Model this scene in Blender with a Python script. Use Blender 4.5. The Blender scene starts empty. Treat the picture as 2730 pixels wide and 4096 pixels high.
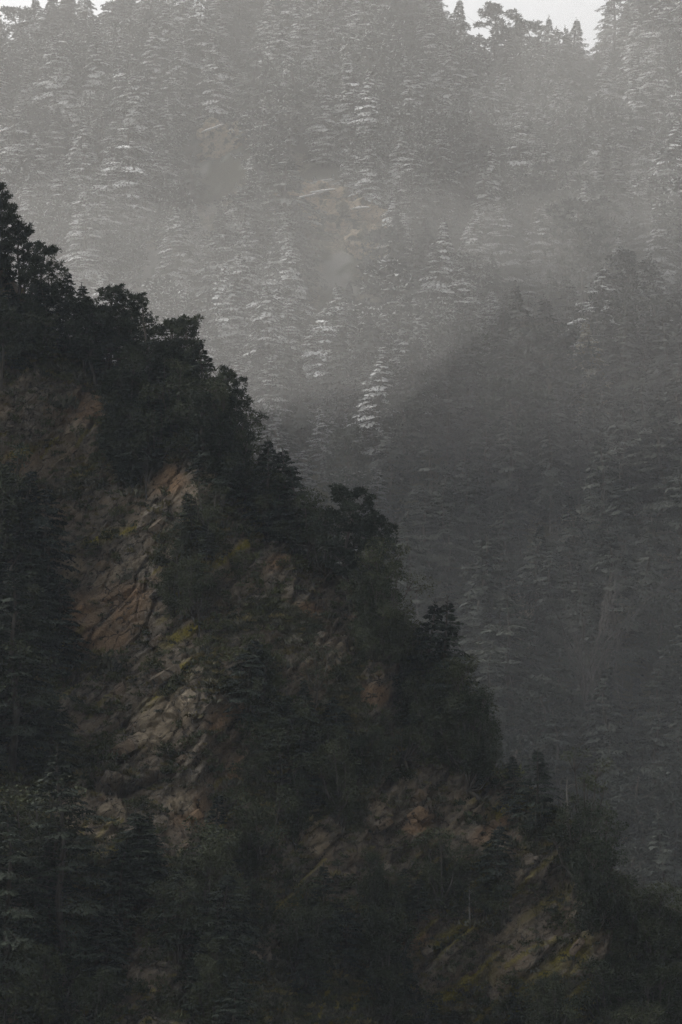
import bpy, bmesh, math, random
import numpy as np
from mathutils import Vector

S = bpy.context.scene
COL = S.collection
R = math.radians

# ------------------------------------------------------------------ camera
W, H = 682, 1024
PITCH = R(6.0)
FPX = 512 / 0.18                       # 100 mm lens on a 36 mm tall frame
cam_d = bpy.data.cameras.new('camera')
cam = bpy.data.objects.new('camera', cam_d)
COL.objects.link(cam)
cam_d.sensor_fit = 'VERTICAL'
cam_d.sensor_height = 36
cam_d.lens = 100
cam_d.clip_end = 20000
cam.location = (0, 0, 0)
cam.rotation_euler = (math.pi / 2 + PITCH, 0, 0)
S.camera = cam

# ------------------------------------------------------------------ world, sun, exposure
SUN_EL, SUN_AZ = R(38), R(298)         # veiled sun from the left, over the shoulder of the mountain the spur belongs to
world = bpy.data.worlds.new('World')
S.world = world
world.use_nodes = True
nt = world.node_tree
nt.nodes.clear()
sky = nt.nodes.new('ShaderNodeTexSky')
sky.sky_type = 'NISHITA'
sky.sun_disc = False
sky.sun_elevation = SUN_EL
sky.sun_rotation = SUN_AZ
sky.air_density = 1.0
sky.dust_density = 6.0
sky.ozone_density = 1.0
hs = nt.nodes.new('ShaderNodeHueSaturation')
hs.inputs['Saturation'].default_value = 0.10
bg = nt.nodes.new('ShaderNodeBackground')
bg.inputs['Strength'].default_value = 0.13
wo = nt.nodes.new('ShaderNodeOutputWorld')
nt.links.new(sky.outputs[0], hs.inputs['Color'])
nt.links.new(hs.outputs[0], bg.inputs['Color'])
nt.links.new(bg.outputs[0], wo.inputs['Surface'])

sun_d = bpy.data.lights.new('sun', 'SUN')
sun_d.energy = 1.5
sun_d.angle = R(35)
sun_d.color = (1.0, 0.93, 0.84)
sun = bpy.data.objects.new('sun', sun_d)
COL.objects.link(sun)
to_sun = Vector((math.sin(SUN_AZ) * math.cos(SUN_EL), math.cos(SUN_AZ) * math.cos(SUN_EL), math.sin(SUN_EL)))
sun.rotation_euler = to_sun.to_track_quat('Z', 'Y').to_euler()

S.view_settings.view_transform = 'Standard'
S.view_settings.look = 'None'
S.view_settings.gamma = 1
S.view_settings.use_curve_mapping = False
S.view_settings.exposure = 0.88
S.cycles.use_denoising = True
S.cycles.denoising_prefilter = 'NONE'
S.cycles.use_adaptive_sampling = False
S.cycles.volume_bounces = 0
S.cycles.max_bounces = 4
S.cycles.diffuse_bounces = 2

# ------------------------------------------------------------------ small maths helpers
rng = np.random.default_rng(11)
random.seed(5)


def project(P):
    """world points (N,3) -> picture pixels (u, v) and depth"""
    c, s = math.cos(PITCH), math.sin(PITCH)
    d = P[:, 1] * c + P[:, 2] * s
    up = -P[:, 1] * s + P[:, 2] * c
    return W / 2 + FPX * P[:, 0] / d, H / 2 - FPX * up / d, d


def elev(v):
    return PITCH + np.arctan((H / 2 - v) / FPX)


def _hash(ix, iy, iz, seed=0):
    ix = ix.astype(np.int64); iy = iy.astype(np.int64); iz = iz.astype(np.int64)
    h = (ix * 374761393 + iy * 668265263 + iz * 2147483647 + seed * 1274126177) & 0xffffffff
    h = ((h ^ (h >> 13)) * 1274126177) & 0xffffffff
    h = ((h ^ (h >> 16)) * 2246822519) & 0xffffffff
    h = h ^ (h >> 15)
    return (h & 0xffffff) / float(0xffffff)


def noise3(P, scale, seed=0):
    q = P / scale
    i = np.floor(q); f = q - i
    f = f * f * f * (f * (f * 6 - 15) + 10)
    r = 0
    for dx in (0, 1):
        wx = f[:, 0] if dx else 1 - f[:, 0]
        for dy in (0, 1):
            wy = f[:, 1] if dy else 1 - f[:, 1]
            for dz in (0, 1):
                wz = f[:, 2] if dz else 1 - f[:, 2]
                r = r + wx * wy * wz * _hash(i[:, 0] + dx, i[:, 1] + dy, i[:, 2] + dz, seed)
    return r * 2 - 1


def fbm(P, scale, octaves=4, seed=0):
    r = 0; a = 1; t = 0
    for o in range(octaves):
        r = r + a * noise3(P, scale / 2 ** o, seed + o * 17)
        t += a; a *= 0.5
    return r / t


def smooth(a, b, x):
    t = np.clip((x - a) / (b - a), 0, 1)
    return t * t * (3 - 2 * t)


# ------------------------------------------------------------------ materials
def nodes_of(m):
    m.use_nodes = True
    t = m.node_tree
    return t, t.nodes, t.links, t.nodes['Principled BSDF']


def mat_foliage(name, dark, light, frost=True):
    m = bpy.data.materials.new(name)
    t, n, l, b = nodes_of(m)
    b.inputs['Roughness'].default_value = 0.75
    b.inputs['Specular IOR Level'].default_value = 0.15
    geo = n.new('ShaderNodeNewGeometry')
    oi = n.new('ShaderNodeObjectInfo')
    tc = n.new('ShaderNodeTexCoord')
    no = n.new('ShaderNodeTexNoise'); no.inputs['Scale'].default_value = 1.3; no.inputs['Detail'].default_value = 3
    l.new(tc.outputs['Object'], no.inputs['Vector'])
    add = n.new('ShaderNodeMath'); add.operation = 'ADD'
    l.new(no.outputs['Fac'], add.inputs[0])
    ro = n.new('ShaderNodeMath'); ro.operation = 'MULTIPLY_ADD'
    l.new(oi.outputs['Random'], ro.inputs[0]); ro.inputs[1].default_value = 0.5; ro.inputs[2].default_value = -0.25
    l.new(ro.outputs[0], add.inputs[1])
    mr = n.new('ShaderNodeMapRange'); mr.inputs['From Min'].default_value = 0.25; mr.inputs['From Max'].default_value = 0.75
    l.new(add.outputs[0], mr.inputs['Value'])
    mix = n.new('ShaderNodeMix'); mix.data_type = 'RGBA'
    mix.inputs[6].default_value = (*dark, 1); mix.inputs[7].default_value = (*light, 1)
    l.new(mr.outputs[0], mix.inputs[0])
    out = mix.outputs[2]
    if frost:
        # snow lies on the upper side of the sprays, in patches; the amount is each tree's own
        sp = n.new('ShaderNodeSeparateXYZ'); l.new(geo.outputs['True Normal'], sp.inputs[0])
        n2 = n.new('ShaderNodeTexNoise'); n2.inputs['Scale'].default_value = 0.55; n2.inputs['Detail'].default_value = 5
        n2.inputs['Roughness'].default_value = 0.7
        l.new(tc.outputs['Object'], n2.inputs['Vector'])
        ma = n.new('ShaderNodeMath'); ma.operation = 'MULTIPLY_ADD'; ma.inputs[1].default_value = 0.9
        l.new(n2.outputs['Fac'], ma.inputs[0]); l.new(sp.outputs['Z'], ma.inputs[2])
        s2 = n.new('ShaderNodeSeparateColor'); l.new(oi.outputs['Color'], s2.inputs[0])
        sm = n.new('ShaderNodeMapRange'); sm.interpolation_type = 'SMOOTHSTEP'
        sm.inputs['From Min'].default_value = 0.38; sm.inputs['From Max'].default_value = 1.0
        l.new(ma.outputs[0], sm.inputs['Value'])
        fm = n.new('ShaderNodeMath'); fm.operation = 'MULTIPLY'
        l.new(sm.outputs[0], fm.inputs[0]); l.new(s2.outputs['Red'], fm.inputs[1])
        # snow line: none in the valley, full on the upper slope
        pz_ = n.new('ShaderNodeSeparateXYZ'); l.new(geo.outputs['Position'], pz_.inputs[0])
        sl = n.new('ShaderNodeMapRange'); sl.interpolation_type = 'SMOOTHSTEP'
        sl.inputs['From Min'].default_value = 82; sl.inputs['From Max'].default_value = 150; sl.inputs['To Min'].default_value = 0.04
        l.new(pz_.outputs['Z'], sl.inputs['Value'])
        fq = n.new('ShaderNodeMath'); fq.operation = 'MULTIPLY'
        l.new(fm.outputs[0], fq.inputs[0]); l.new(sl.outputs[0], fq.inputs[1])
        fm = fq
        inv = n.new('ShaderNodeMath'); inv.operation = 'SUBTRACT'; inv.inputs[0].default_value = 1
        l.new(geo.outputs['Backfacing'], inv.inputs[1])
        f2 = n.new('ShaderNodeMath'); f2.operation = 'MULTIPLY'
        l.new(fm.outputs[0], f2.inputs[0]); l.new(inv.outputs[0], f2.inputs[1])
        mx = n.new('ShaderNodeMix'); mx.data_type = 'RGBA'
        mx.inputs[7].default_value = (0.72, 0.73, 0.74, 1)
        l.new(f2.outputs[0], mx.inputs[0]); l.new(out, mx.inputs[6])
        out = mx.outputs[2]
    l.new(out, b.inputs['Base Color'])
    return m


def mat_bark(name, a, c, scale=3.0):
    m = bpy.data.materials.new(name)
    t, n, l, b = nodes_of(m)
    b.inputs['Roughness'].default_value = 0.9
    b.inputs['Specular IOR Level'].default_value = 0.1
    tc = n.new('ShaderNodeTexCoord')
    mp = n.new('ShaderNodeMapping'); mp.inputs['Scale'].default_value = (1, 1, 0.2)
    l.new(tc.outputs['Object'], mp.inputs[0])
    no = n.new('ShaderNodeTexNoise'); no.inputs['Scale'].default_value = scale; no.inputs['Detail'].default_value = 6
    l.new(mp.outputs[0], no.inputs['Vector'])
    mr = n.new('ShaderNodeMapRange'); mr.inputs['From Min'].default_value = 0.3; mr.inputs['From Max'].default_value = 0.7
    l.new(no.outputs['Fac'], mr.inputs['Value'])
    mix = n.new('ShaderNodeMix'); mix.data_type = 'RGBA'
    mix.inputs[6].default_value = (*a, 1); mix.inputs[7].default_value = (*c, 1)
    l.new(mr.outputs[0], mix.inputs[0]); l.new(mix.outputs[2], b.inputs['Base Color'])
    return m


BED = np.array([-0.56, -0.30, 0.77]); BED /= np.linalg.norm(BED)          # bedding dips to the lower left
ALONG = np.array([0.78, 0.1, 0.60]); ALONG -= BED * (ALONG @ BED); ALONG /= np.linalg.norm(ALONG)
ACR = np.cross(BED, ALONG)


def mat_ground(name, snow=False, fixed=None, local=False):
    """bedded rock, soil, rust and moss weighted by point attributes (or by fixed amounts for loose slabs)"""
    m = bpy.data.materials.new(name)
    t, n, l, b = nodes_of(m)
    b.inputs['Roughness'].default_value = 0.85
    b.inputs['Specular IOR Level'].default_value = 0.2
    tc = n.new('ShaderNodeTexCoord')
    src = tc.outputs['Object']
    if local:                                    # each slab takes its grain from its own place in the rock
        oi = n.new('ShaderNodeObjectInfo')
        ad = n.new('ShaderNodeVectorMath'); ad.operation = 'MULTIPLY_ADD'
        l.new(src, ad.inputs[0]); ad.inputs[1].default_value = (2.0, 2.0, 1.0); l.new(oi.outputs['Location'], ad.inputs[2])
        src = ad.outputs[0]
    # coordinates along, across and through the bedding
    cmb = n.new('ShaderNodeCombineXYZ')
    for k, (ax, sc) in enumerate(((ALONG, 0.50), (ACR, 0.65), (BED, 1.0))):
        d = n.new('ShaderNodeVectorMath'); d.operation = 'DOT_PRODUCT'
        l.new(src, d.inputs[0]); d.inputs[1].default_value = tuple(((0, 0, 1.0) if k == 2 else (1.0, 0, 0) if k == 0 else (0, 1.0, 0)) if local else ax)
        mu = n.new('ShaderNodeMath'); mu.operation = 'MULTIPLY'; mu.inputs[1].default_value = sc
        l.new(d.outputs['Value'], mu.inputs[0]); l.new(mu.outputs[0], cmb.inputs[k])

    def tex(scale, detail=6, rough=0.6, vec=None):
        q = n.new('ShaderNodeTexNoise'); q.inputs['Scale'].default_value = scale
        q.inputs['Detail'].default_value = detail; q.inputs['Roughness'].default_value = rough
        l.new(vec or src, q.inputs['Vector'])
        return q.outputs['Fac']

    def rng_(fac, lo, hi, a=0.0, c=1.0):
        mr = n.new('ShaderNodeMapRange'); mr.inputs['From Min'].default_value = lo; mr.inputs['From Max'].default_value = hi
        mr.inputs['To Min'].default_value = a; mr.inputs['To Max'].default_value = c
        l.new(fac, mr.inputs['Value'])
        return mr.outputs[0]

    def mixc(fac, a, c):
        mx = n.new('ShaderNodeMix'); mx.data_type = 'RGBA'
        for sk, v in ((6, a), (7, c)):
            if isinstance(v, tuple): mx.inputs[sk].default_value = (*v, 1)
            else: l.new(v, mx.inputs[sk])
        if isinstance(fac, float): mx.inputs[0].default_value = fac
        else: l.new(fac, mx.inputs[0])
        return mx.outputs[2]

    def attr(nm):
        if fixed is not None:
            return float(fixed.get(nm, 0.0))
        a = n.new('ShaderNodeAttribute'); a.attribute_name = nm
        return a.outputs['Fac']

    bedtex = tex(1.6, 8, 0.68, cmb.outputs[0])
    fine = tex(3.2, 8, 0.72)
    big = tex(0.16, 4, 0.55)
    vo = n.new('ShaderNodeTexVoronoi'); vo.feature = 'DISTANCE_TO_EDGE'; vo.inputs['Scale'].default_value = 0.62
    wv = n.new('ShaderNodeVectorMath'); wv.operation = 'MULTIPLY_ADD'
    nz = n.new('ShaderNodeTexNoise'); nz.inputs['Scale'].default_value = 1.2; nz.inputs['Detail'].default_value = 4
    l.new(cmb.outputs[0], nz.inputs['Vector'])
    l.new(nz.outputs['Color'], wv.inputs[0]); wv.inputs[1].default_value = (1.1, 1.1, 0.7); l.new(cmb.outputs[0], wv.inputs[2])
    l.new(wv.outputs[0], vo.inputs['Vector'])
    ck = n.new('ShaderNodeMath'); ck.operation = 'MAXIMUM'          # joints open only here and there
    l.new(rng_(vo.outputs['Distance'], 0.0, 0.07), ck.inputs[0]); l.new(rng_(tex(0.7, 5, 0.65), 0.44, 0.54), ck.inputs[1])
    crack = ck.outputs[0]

    rock = mixc(rng_(bedtex, 0.36, 0.64), (0.072, 0.063, 0.051), (0.275, 0.235, 0.182))
    rock = mixc(rng_(big, 0.42, 0.60, 0.0, 0.55), rock, (0.215, 0.155, 0.098))
    rock = mixc(rng_(fine, 0.55, 0.66, 0.0, 0.75), rock, (0.285, 0.28, 0.235))
    rust = mixc(rng_(fine, 0.34, 0.66), (0.19, 0.122, 0.075), (0.40, 0.265, 0.155))
    tan = mixc(rng_(bedtex, 0.36, 0.66), (0.225, 0.18, 0.122), (0.42, 0.345, 0.245))
    soil = mixc(rng_(tex(2.4, 6, 0.7), 0.36, 0.64), (0.026, 0.026, 0.016), (0.090, 0.084, 0.046))
    moss = mixc(rng_(fine, 0.34, 0.64), (0.085, 0.072, 0.02), (0.36, 0.30, 0.05))
    c = mixc(attr('rust'), rock, rust)
    c = mixc(attr('tan'), c, tan)
    c = mixc(crack, (0.030, 0.027, 0.022), c)    # darker colour along the open joints
    rk = attr('rock')
    if fixed is None:                            # scrubby soil breaks up the rock's edge
        ed = n.new('ShaderNodeMath'); ed.operation = 'MULTIPLY_ADD'; ed.inputs[1].default_value = 1.6
        l.new(tex(0.9, 8, 0.72), ed.inputs[0]); 
        sb = n.new('ShaderNodeMath'); sb.operation = 'SUBTRACT'; l.new(rk, sb.inputs[0]); sb.inputs[1].default_value = 0.8
        l.new(sb.outputs[0], ed.inputs[2])
        rk = rng_(ed.outputs[0], 0.30, 0.52)
    c = mixc(rk, soil, c)
    c = mixc(attr('moss'), c, moss)
    if snow:
        c = mixc(attr('snow'), c, (0.74, 0.74, 0.75))
    l.new(c, b.inputs['Base Color'])
    hgt = n.new('ShaderNodeMath'); hgt.operation = 'MULTIPLY_ADD'; hgt.inputs[1].default_value = 0.55
    l.new(crack, hgt.inputs[0])
    h2_ = n.new('ShaderNodeMath'); h2_.operation = 'ADD'
    l.new(bedtex, h2_.inputs[0]); l.new(fine, h2_.inputs[1]); l.new(h2_.outputs[0], hgt.inputs[2])
    bp = n.new('ShaderNodeBump'); bp.inputs['Strength'].default_value = 0.9; bp.inputs['Distance'].default_value = 0.55
    l.new(hgt.outputs[0], bp.inputs['Height'])
    l.new(bp.outputs[0], b.inputs['Normal'])
    return m


M_CEDAR_FAR = mat_foliage('frosted needles', (0.030, 0.036, 0.030), (0.060, 0.068, 0.054))
M_YELLOW = mat_foliage('yellowing needles', (0.11, 0.095, 0.045), (0.20, 0.175, 0.09))
M_CEDAR = mat_foliage('cedar needles', (0.020, 0.028, 0.021), (0.038, 0.047, 0.031), frost=False)
M_PINE = mat_foliage('pine needles', (0.024, 0.032, 0.020), (0.050, 0.058, 0.036), frost=False)
M_OAK = mat_foliage('oak leaves', (0.028, 0.036, 0.019), (0.068, 0.076, 0.040), frost=False)
M_SHRUB = mat_foliage('shrub leaves', (0.034, 0.040, 0.018), (0.110, 0.115, 0.055), frost=False)
M_BARK = mat_bark('cedar bark', (0.045, 0.040, 0.034), (0.13, 0.118, 0.10))
M_PALE = mat_bark('weathered pale wood', (0.13, 0.12, 0.105), (0.30, 0.28, 0.25))
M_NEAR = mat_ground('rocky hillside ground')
M_FAR = mat_ground('snowy forest ground', snow=True)


# ------------------------------------------------------------------ mesh builders
class Soup:
    def __init__(self):
        self.v = []; self.f = []; self.n = 0

    def add(self, V, F):
        self.v.append(np.asarray(V, float)); self.f.append(np.asarray(F, int) + self.n); self.n += len(V)

    def tufts(self, P, A, N, ln, wd):
        """leaf-shaped quads: base point P, axis A, face normal N"""
        A = A / (np.linalg.norm(A, axis=1, keepdims=True) + 1e-9)
        B = np.cross(N, A); B /= (np.linalg.norm(B, axis=1, keepdims=True) + 1e-9)
        ln = np.broadcast_to(ln, (len(P),))[:, None]; wd = np.broadcast_to(wd, (len(P),))[:, None]
        q = np.stack([P, P + A * ln * 0.55 - B * wd * 0.5, P + A * ln, P + A * ln * 0.55 + B * wd * 0.5], 1)
        k = len(P)
        self.add(q.reshape(-1, 3), np.arange(4 * k).reshape(k, 4))

    def tube(self, pts, rad, sides=5):
        pts = np.asarray(pts, float); k = len(pts)
        d = np.gradient(pts, axis=0); d /= (np.linalg.norm(d, axis=1, keepdims=True) + 1e-9)
        ref = np.array([0.31, 0.95, 0.05])
        a = np.cross(d, ref); a /= (np.linalg.norm(a, axis=1, keepdims=True) + 1e-9)
        b = np.cross(d, a)
        th = np.linspace(0, 2 * np.pi, sides, endpoint=False)
        rad = np.asarray(rad, float)[:, None, None]
        ring = pts[:, None] + rad * (np.cos(th)[None, :, None] * a[:, None] + np.sin(th)[None, :, None] * b[:, None])
        F = []
        for i in range(k - 1):
            for j in range(sides):
                j2 = (j + 1) % sides
                F.append((i * sides + j, i * sides + j2, (i + 1) * sides + j2, (i + 1) * sides + j))
        self.add(ring.reshape(-1, 3), F)

    def mesh(self, name, mats, mat_index=None):
        me = bpy.data.meshes.new(name)
        if self.n:
            V = np.concatenate(self.v); F = np.concatenate(self.f)
            me.vertices.add(len(V)); me.vertices.foreach_set('co', V.ravel())
            me.loops.add(F.size); me.loops.foreach_set('vertex_index', F.ravel().astype(np.int32))
            me.polygons.add(len(F))
            me.polygons.foreach_set('loop_start', (np.arange(len(F)) * 4).astype(np.int32))
            me.polygons.foreach_set('loop_total', np.full(len(F), 4, np.int32))
            if mat_index is not None:
                me.polygons.foreach_set('material_index', np.asarray(mat_index, np.int32))
            me.update(calc_edges=True)
        for m in mats:
            me.materials.append(m)
        return me


def unit(n, g):
    v = g.normal(size=(n, 3))
    return v / np.linalg.norm(v, axis=1, keepdims=True)


def cedar(seed, h, rad, nb, ntuft, size, power=0.8, flat=0.0, lo=0.08, sparse=1.0, lean=0.03, wood_sides=3, droop=0.42, tier=0.0):
    """deodar cedar: tapered trunk with a nodding leader and tiers of flat drooping sprays"""
    g = np.random.default_rng(seed)
    tr, cr = Soup(), Soup()
    zz = np.linspace(0, h, 10)
    ph = g.uniform(0, 6.28)
    ax = lambda z: np.stack([lean * h * (z / h) ** 2 * math.cos(ph) + 0.012 * h * np.sin(z * 0.5 + ph),
                             lean * h * (z / h) ** 2 * math.sin(ph) + 0.012 * h * np.cos(z * 0.4), z], -1)
    tr.tube(ax(zz), 0.020 * h * (1 - zz / h) ** 0.8 + 0.025, 6)
    az = g.uniform(0, 6.28)
    for i in range(nb):
        t = (i + g.uniform(-0.4, 0.4)) / nb
        t = min(max(t, 0), 0.995)
        z = h * (lo + (0.95 - lo) * t ** 0.92)
        if tier:
            q = math.floor(z / tier) * tier + 0.5 * tier * math.sin(3.7 * math.floor(z / tier))
            z = min(0.985 * h, q + g.normal(0, 0.24) * tier) if g.random() < 0.75 and z < 0.85 * h else z
            t = min(0.995, max(0.0, (z / h - lo) / (1 - lo)))
        az += 2.4 + g.normal(0, 0.35)
        prof = (1 - t) ** power * min(1, 0.55 + 2.2 * t) * min(1, 0.30 + 2.6 * (1 - t))
        if flat:
            prof = max(prof, flat * (1 - t ** 6))
        L = rad * prof * g.uniform(0.62, 1.12) + 0.035 * h * (1 - t) + 0.25
        if g.random() < 0.08:
            L *= 1.25
        d = np.array([math.cos(az), math.sin(az), 0]); sd = np.array([-d[1], d[0], 0])
        up = g.uniform(0.12, 0.42) + 0.35 * t
        dr = droop * g.uniform(0.75, 1.3)
        bend = g.normal(0, 0.12)
        P0 = ax(np.array([z]))[0]
        cv = lambda s: P0 + L * (s[:, None] * d + (up * s - dr * s ** 2)[:, None] * np.array([0, 0, 1]) + (bend * s ** 2)[:, None] * sd)
        s = np.linspace(0, 1, 4)
        tr.tube(cv(s), (0.006 + 0.010 * L) * (1 - s * 0.85), wood_sides)
        k = int(ntuft * (0.35 + 0.65 * min(1.3, L / rad)) * sparse) + 5
        s = 0.16 + 0.86 * g.beta(1.5, 1.05, k)
        wv = 0.36 * np.sin(np.pi * np.clip(0.12 + 0.80 * s, 0, 1)) ** 0.8
        lat = g.uniform(-1, 1, k) * wv
        P = cv(s) + L * lat[:, None] * sd
        P[:, 2] -= L * 0.30 * np.abs(lat) + g.normal(0, 0.05, k) * size
        slope = up - 2.6 * dr * s
        A = d[None] * (0.75 + 0.0 * s[:, None]) + sd[None] * (np.sign(lat) * 0.75 + g.normal(0, 0.35, k))[:, None]
        A[:, 2] += slope * 0.7 + g.normal(-0.10, 0.22, k)
        N = np.tile(np.array([0, 0, 1.0]), (k, 1)) + d[None] * (-slope * 0.6)[:, None] + g.normal(0, 0.38, (k, 3))
        N[:, 2] = np.abs(N[:, 2])
        sz = size * g.uniform(0.6, 1.35, k)
        cr.tufts(P, A, N, sz, sz * 0.50)
        # hanging twigs below the spray
        kh = k // 6
        sh = g.uniform(0.3, 1, kh)
        Ph = cv(sh) + L * (g.uniform(-1, 1, kh) * 0.22)[:, None] * sd
        Ah = np.tile(d * 0.4, (kh, 1)) + g.normal(0, 0.4, (kh, 3)); Ah[:, 2] = -1
        cr.tufts(Ph, Ah, unit(kh, g) + d, size * g.uniform(0.5, 1.0, kh), size * 0.35)
    # leader
    k = 16
    P = ax(np.linspace(h * 0.90, h * 0.985, k)); A = g.normal(0, 0.6, (k, 3)); A[:, 2] = 0.5
    cr.tufts(P, A, unit(k, g), size * 0.8, size * 0.3)
    return tr, cr


def pine(seed, h, rad, nb, shoots, lo=0.3, size=0.42, spikes=22, lean=0.06):
    """pine: bare lower trunk, upswept limbs ending in rounded bottlebrush clumps"""
    g = np.random.default_rng(seed)
    tr, cr = Soup(), Soup()
    ph = g.uniform(0, 6.28)
    ax = lambda z: np.stack([lean * h * (z / h) ** 1.5 * math.cos(ph) + 0.02 * h * np.sin(z * 0.6 + ph),
                             lean * h * (z / h) ** 1.5 * math.sin(ph) + 0.02 * h * np.cos(z * 0.5), z], -1)
    zz = np.linspace(0, h * 0.96, 10)
    tr.tube(ax(zz), 0.018 * h * (1 - zz / h) ** 0.7 + 0.03, 6)
    az = g.uniform(0, 6.28)
    for i in range(nb):
        t = (i + g.uniform(-0.4, 0.4)) / nb
        t = min(max(t, 0), 0.99)
        z = h * (lo + (0.97 - lo) * t)
        az += 2.4 + g.normal(0, 0.5)
        L = rad * (0.30 + 0.85 * math.sin(math.pi * (0.22 + 0.70 * t)) ** 1.1) * g.uniform(0.55, 1.12)
        d = np.array([math.cos(az), math.sin(az), 0]); sd = np.array([-d[1], d[0], 0])
        a, b = g.uniform(-0.1, 0.35), g.uniform(0.1, 0.55)
        P0 = ax(np.array([z]))[0]
        cv = lambda s: P0 + L * (s[:, None] * d + (a * s + b * s ** 2)[:, None] * np.array([0, 0, 1]))
        s = np.linspace(0, 1, 5)
        tr.tube(cv(s), (0.012 + 0.013 * L) * (1 - s * 0.8), 4)
        ns = max(3, int(shoots * g.uniform(0.6, 1.2)))
        ss = 1 - 0.75 * g.beta(1, 1.6, ns)
        E = cv(ss) + L * (g.uniform(-0.33, 0.33, ns) * (1.25 - 0.5 * ss))[:, None] * sd + g.normal(0, 0.10, (ns, 3)) * L
        for e, q in zip(E, ss):
            tr.tube(np.stack([cv(np.array([max(0.1, q - 0.25)]))[0], e]), [0.02, 0.008], 3)
            dv = unit(spikes, g); dv[:, 2] = dv[:, 2] * 0.8 + 0.45
            ln = size * g.uniform(0.7, 1.25) * g.uniform(0.8, 1.2, spikes)
            cr.tufts(np.tile(e, (spikes, 1)) + dv * 0.05 + g.normal(0, 0.09, (spikes, 3)), dv, unit(spikes, g), ln, ln * 0.34)
    k = spikes
    dv = unit(k, g); dv[:, 2] = np.abs(dv[:, 2]) + 0.4
    cr.tufts(np.tile(ax(np.array([h * 0.95]))[0], (k, 1)), dv, unit(k, g), size * 1.2, size * 0.35)
    return tr, cr


def oak(seed, h, rad, nlimb, nsub, leaves, size=0.26, lo=0.25, squash=0.8, spread=1.0, cone=0.0):
    """evergreen oak: forking trunk and an uneven crown of many small leaf clumps"""
    g = np.random.default_rng(seed)
    tr, cr = Soup(), Soup()
    zf = h * lo
    top = np.array([g.normal(0, 0.05) * h, g.normal(0, 0.05) * h, zf])
    tr.tube(np.stack([np.zeros(3), top * np.array([0.3, 0.6, 0.5]), top]), [0.026 * h, 0.021 * h, 0.018 * h], 6)
    for i in range(nlimb):
        az = 2.4 * i + g.normal(0, 0.4)
        f = (i + 0.5) / nlimb
        r = rad * spread * g.uniform(0.35, 0.95) * math.sin(math.pi * (0.2 + 0.65 * f)) ** 0.6 * (1 - cone * f)
        e = np.array([math.cos(az) * r, math.sin(az) * r, zf + (h - zf) * (0.12 + (0.80 + 0.08 * bool(cone)) * f) * g.uniform(0.9, 1.05)])
        mid = top * 0.5 + e * 0.5 + np.array([math.cos(az), math.sin(az), 0]) * r * 0.15 - np.array([0, 0, 0.05 * h])
        tr.tube(np.stack([top, mid, e]), [0.014 * h, 0.009 * h, 0.004 * h], 5)
        for j in range(nsub):
            o = unit(1, g)[0] * g.uniform(0.3, 1.0) * rad * 0.50; o[2] *= squash
            c = e + o
            tr.tube(np.stack([mid * 0.35 + e * 0.65, c]), [0.005 * h, 0.0015 * h], 3)
            cl = rad * g.uniform(0.16, 0.30) * (1 - 0.4 * cone * f)
            c = c * np.array([1, 1, 1]) if not cone else e + o * (1 - 0.6 * cone * f)
            k = int(leaves * g.uniform(0.6, 1.3))
            dv = unit(k, g)
            P = c + dv * (cl * g.uniform(0.35, 1.05, k) ** 0.6)[:, None] * np.array([1, 1, squash])
            A = dv + g.normal(0, 0.5, (k, 3)); A[:, 2] -= 0.1
            N = unit(k, g); N[:, 2] = np.abs(N[:, 2]) + 0.35
            sz = size * g.uniform(0.6, 1.4, k)
            cr.tufts(P, A, N, sz, sz * 0.6)
    return tr, cr


def shrub(seed, r, leaves, size=0.22):
    g = np.random.default_rng(seed)
    st, lf = Soup(), Soup()
    for i in range(9):
        e = unit(1, g)[0]; e[2] = abs(e[2]) * 0.9 + 0.3; e *= r * g.uniform(0.6, 1.05)
        st.tube(np.stack([np.zeros(3), e * 0.5 + np.array([0, 0, 0.08 * r]), e]), [0.03, 0.02, 0.008], 3)
        k = leaves
        dv = unit(k, g)
        P = e * 0.85 + dv * (r * g.uniform(0.22, 0.42) * g.uniform(0.2, 1, k) ** 0.5)[:, None]
        P[:, 2] = np.maximum(P[:, 2], 0.03)
        A = dv + g.normal(0, 0.5, (k, 3)); N = unit(k, g); N[:, 2] = np.abs(N[:, 2]) + 0.3
        sz = size * g.uniform(0.6, 1.3, k)
        lf.tufts(P, A, N, sz, sz * 0.55)
    return st, lf


def bare(seed, h, depth=4, spread=0.55, base=0.016, first=0.45):
    """leafless tree: forking trunk down to fine twigs"""
    g = np.random.default_rng(seed)
    tr, br = Soup(), Soup()

    def grow(p, d, ln, r, lv):
        k = 4
        pts = [p]
        for i in range(k):
            d = d + g.normal(0, 0.10, 3); d[2] += 0.04; d = d / np.linalg.norm(d)
            pts.append(pts[-1] + d * ln / k)
        (tr if lv == 0 else br).tube(np.array(pts), np.linspace(r, r * 0.55, k + 1), 6 if lv == 0 else 4 if lv == 1 else 3)
        if lv >= depth:
            return
        for q in range(int(g.integers(3, 5)) if lv else 7):
            f = g.uniform(0.45, 1.0) if q else 1.0
            b = pts[0] + (pts[-1] - pts[0]) * f if lv else np.array(pts)[min(k, int(round(f * k)))]
            nd = d + unit(1, g)[0] * spread * (1.1 if q else 0.4)
            nd = nd / np.linalg.norm(nd)
            grow(b, nd, ln * g.uniform(0.45, 0.75) * (1.0 if lv else 0.8), max(0.012, r * 0.5 * g.uniform(0.7, 1.1)), lv + 1)
    grow(np.zeros(3), np.array([g.normal(0, 0.05), g.normal(0, 0.05), 1.0]), h * first, base * h, 0)
    return tr, br


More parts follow.
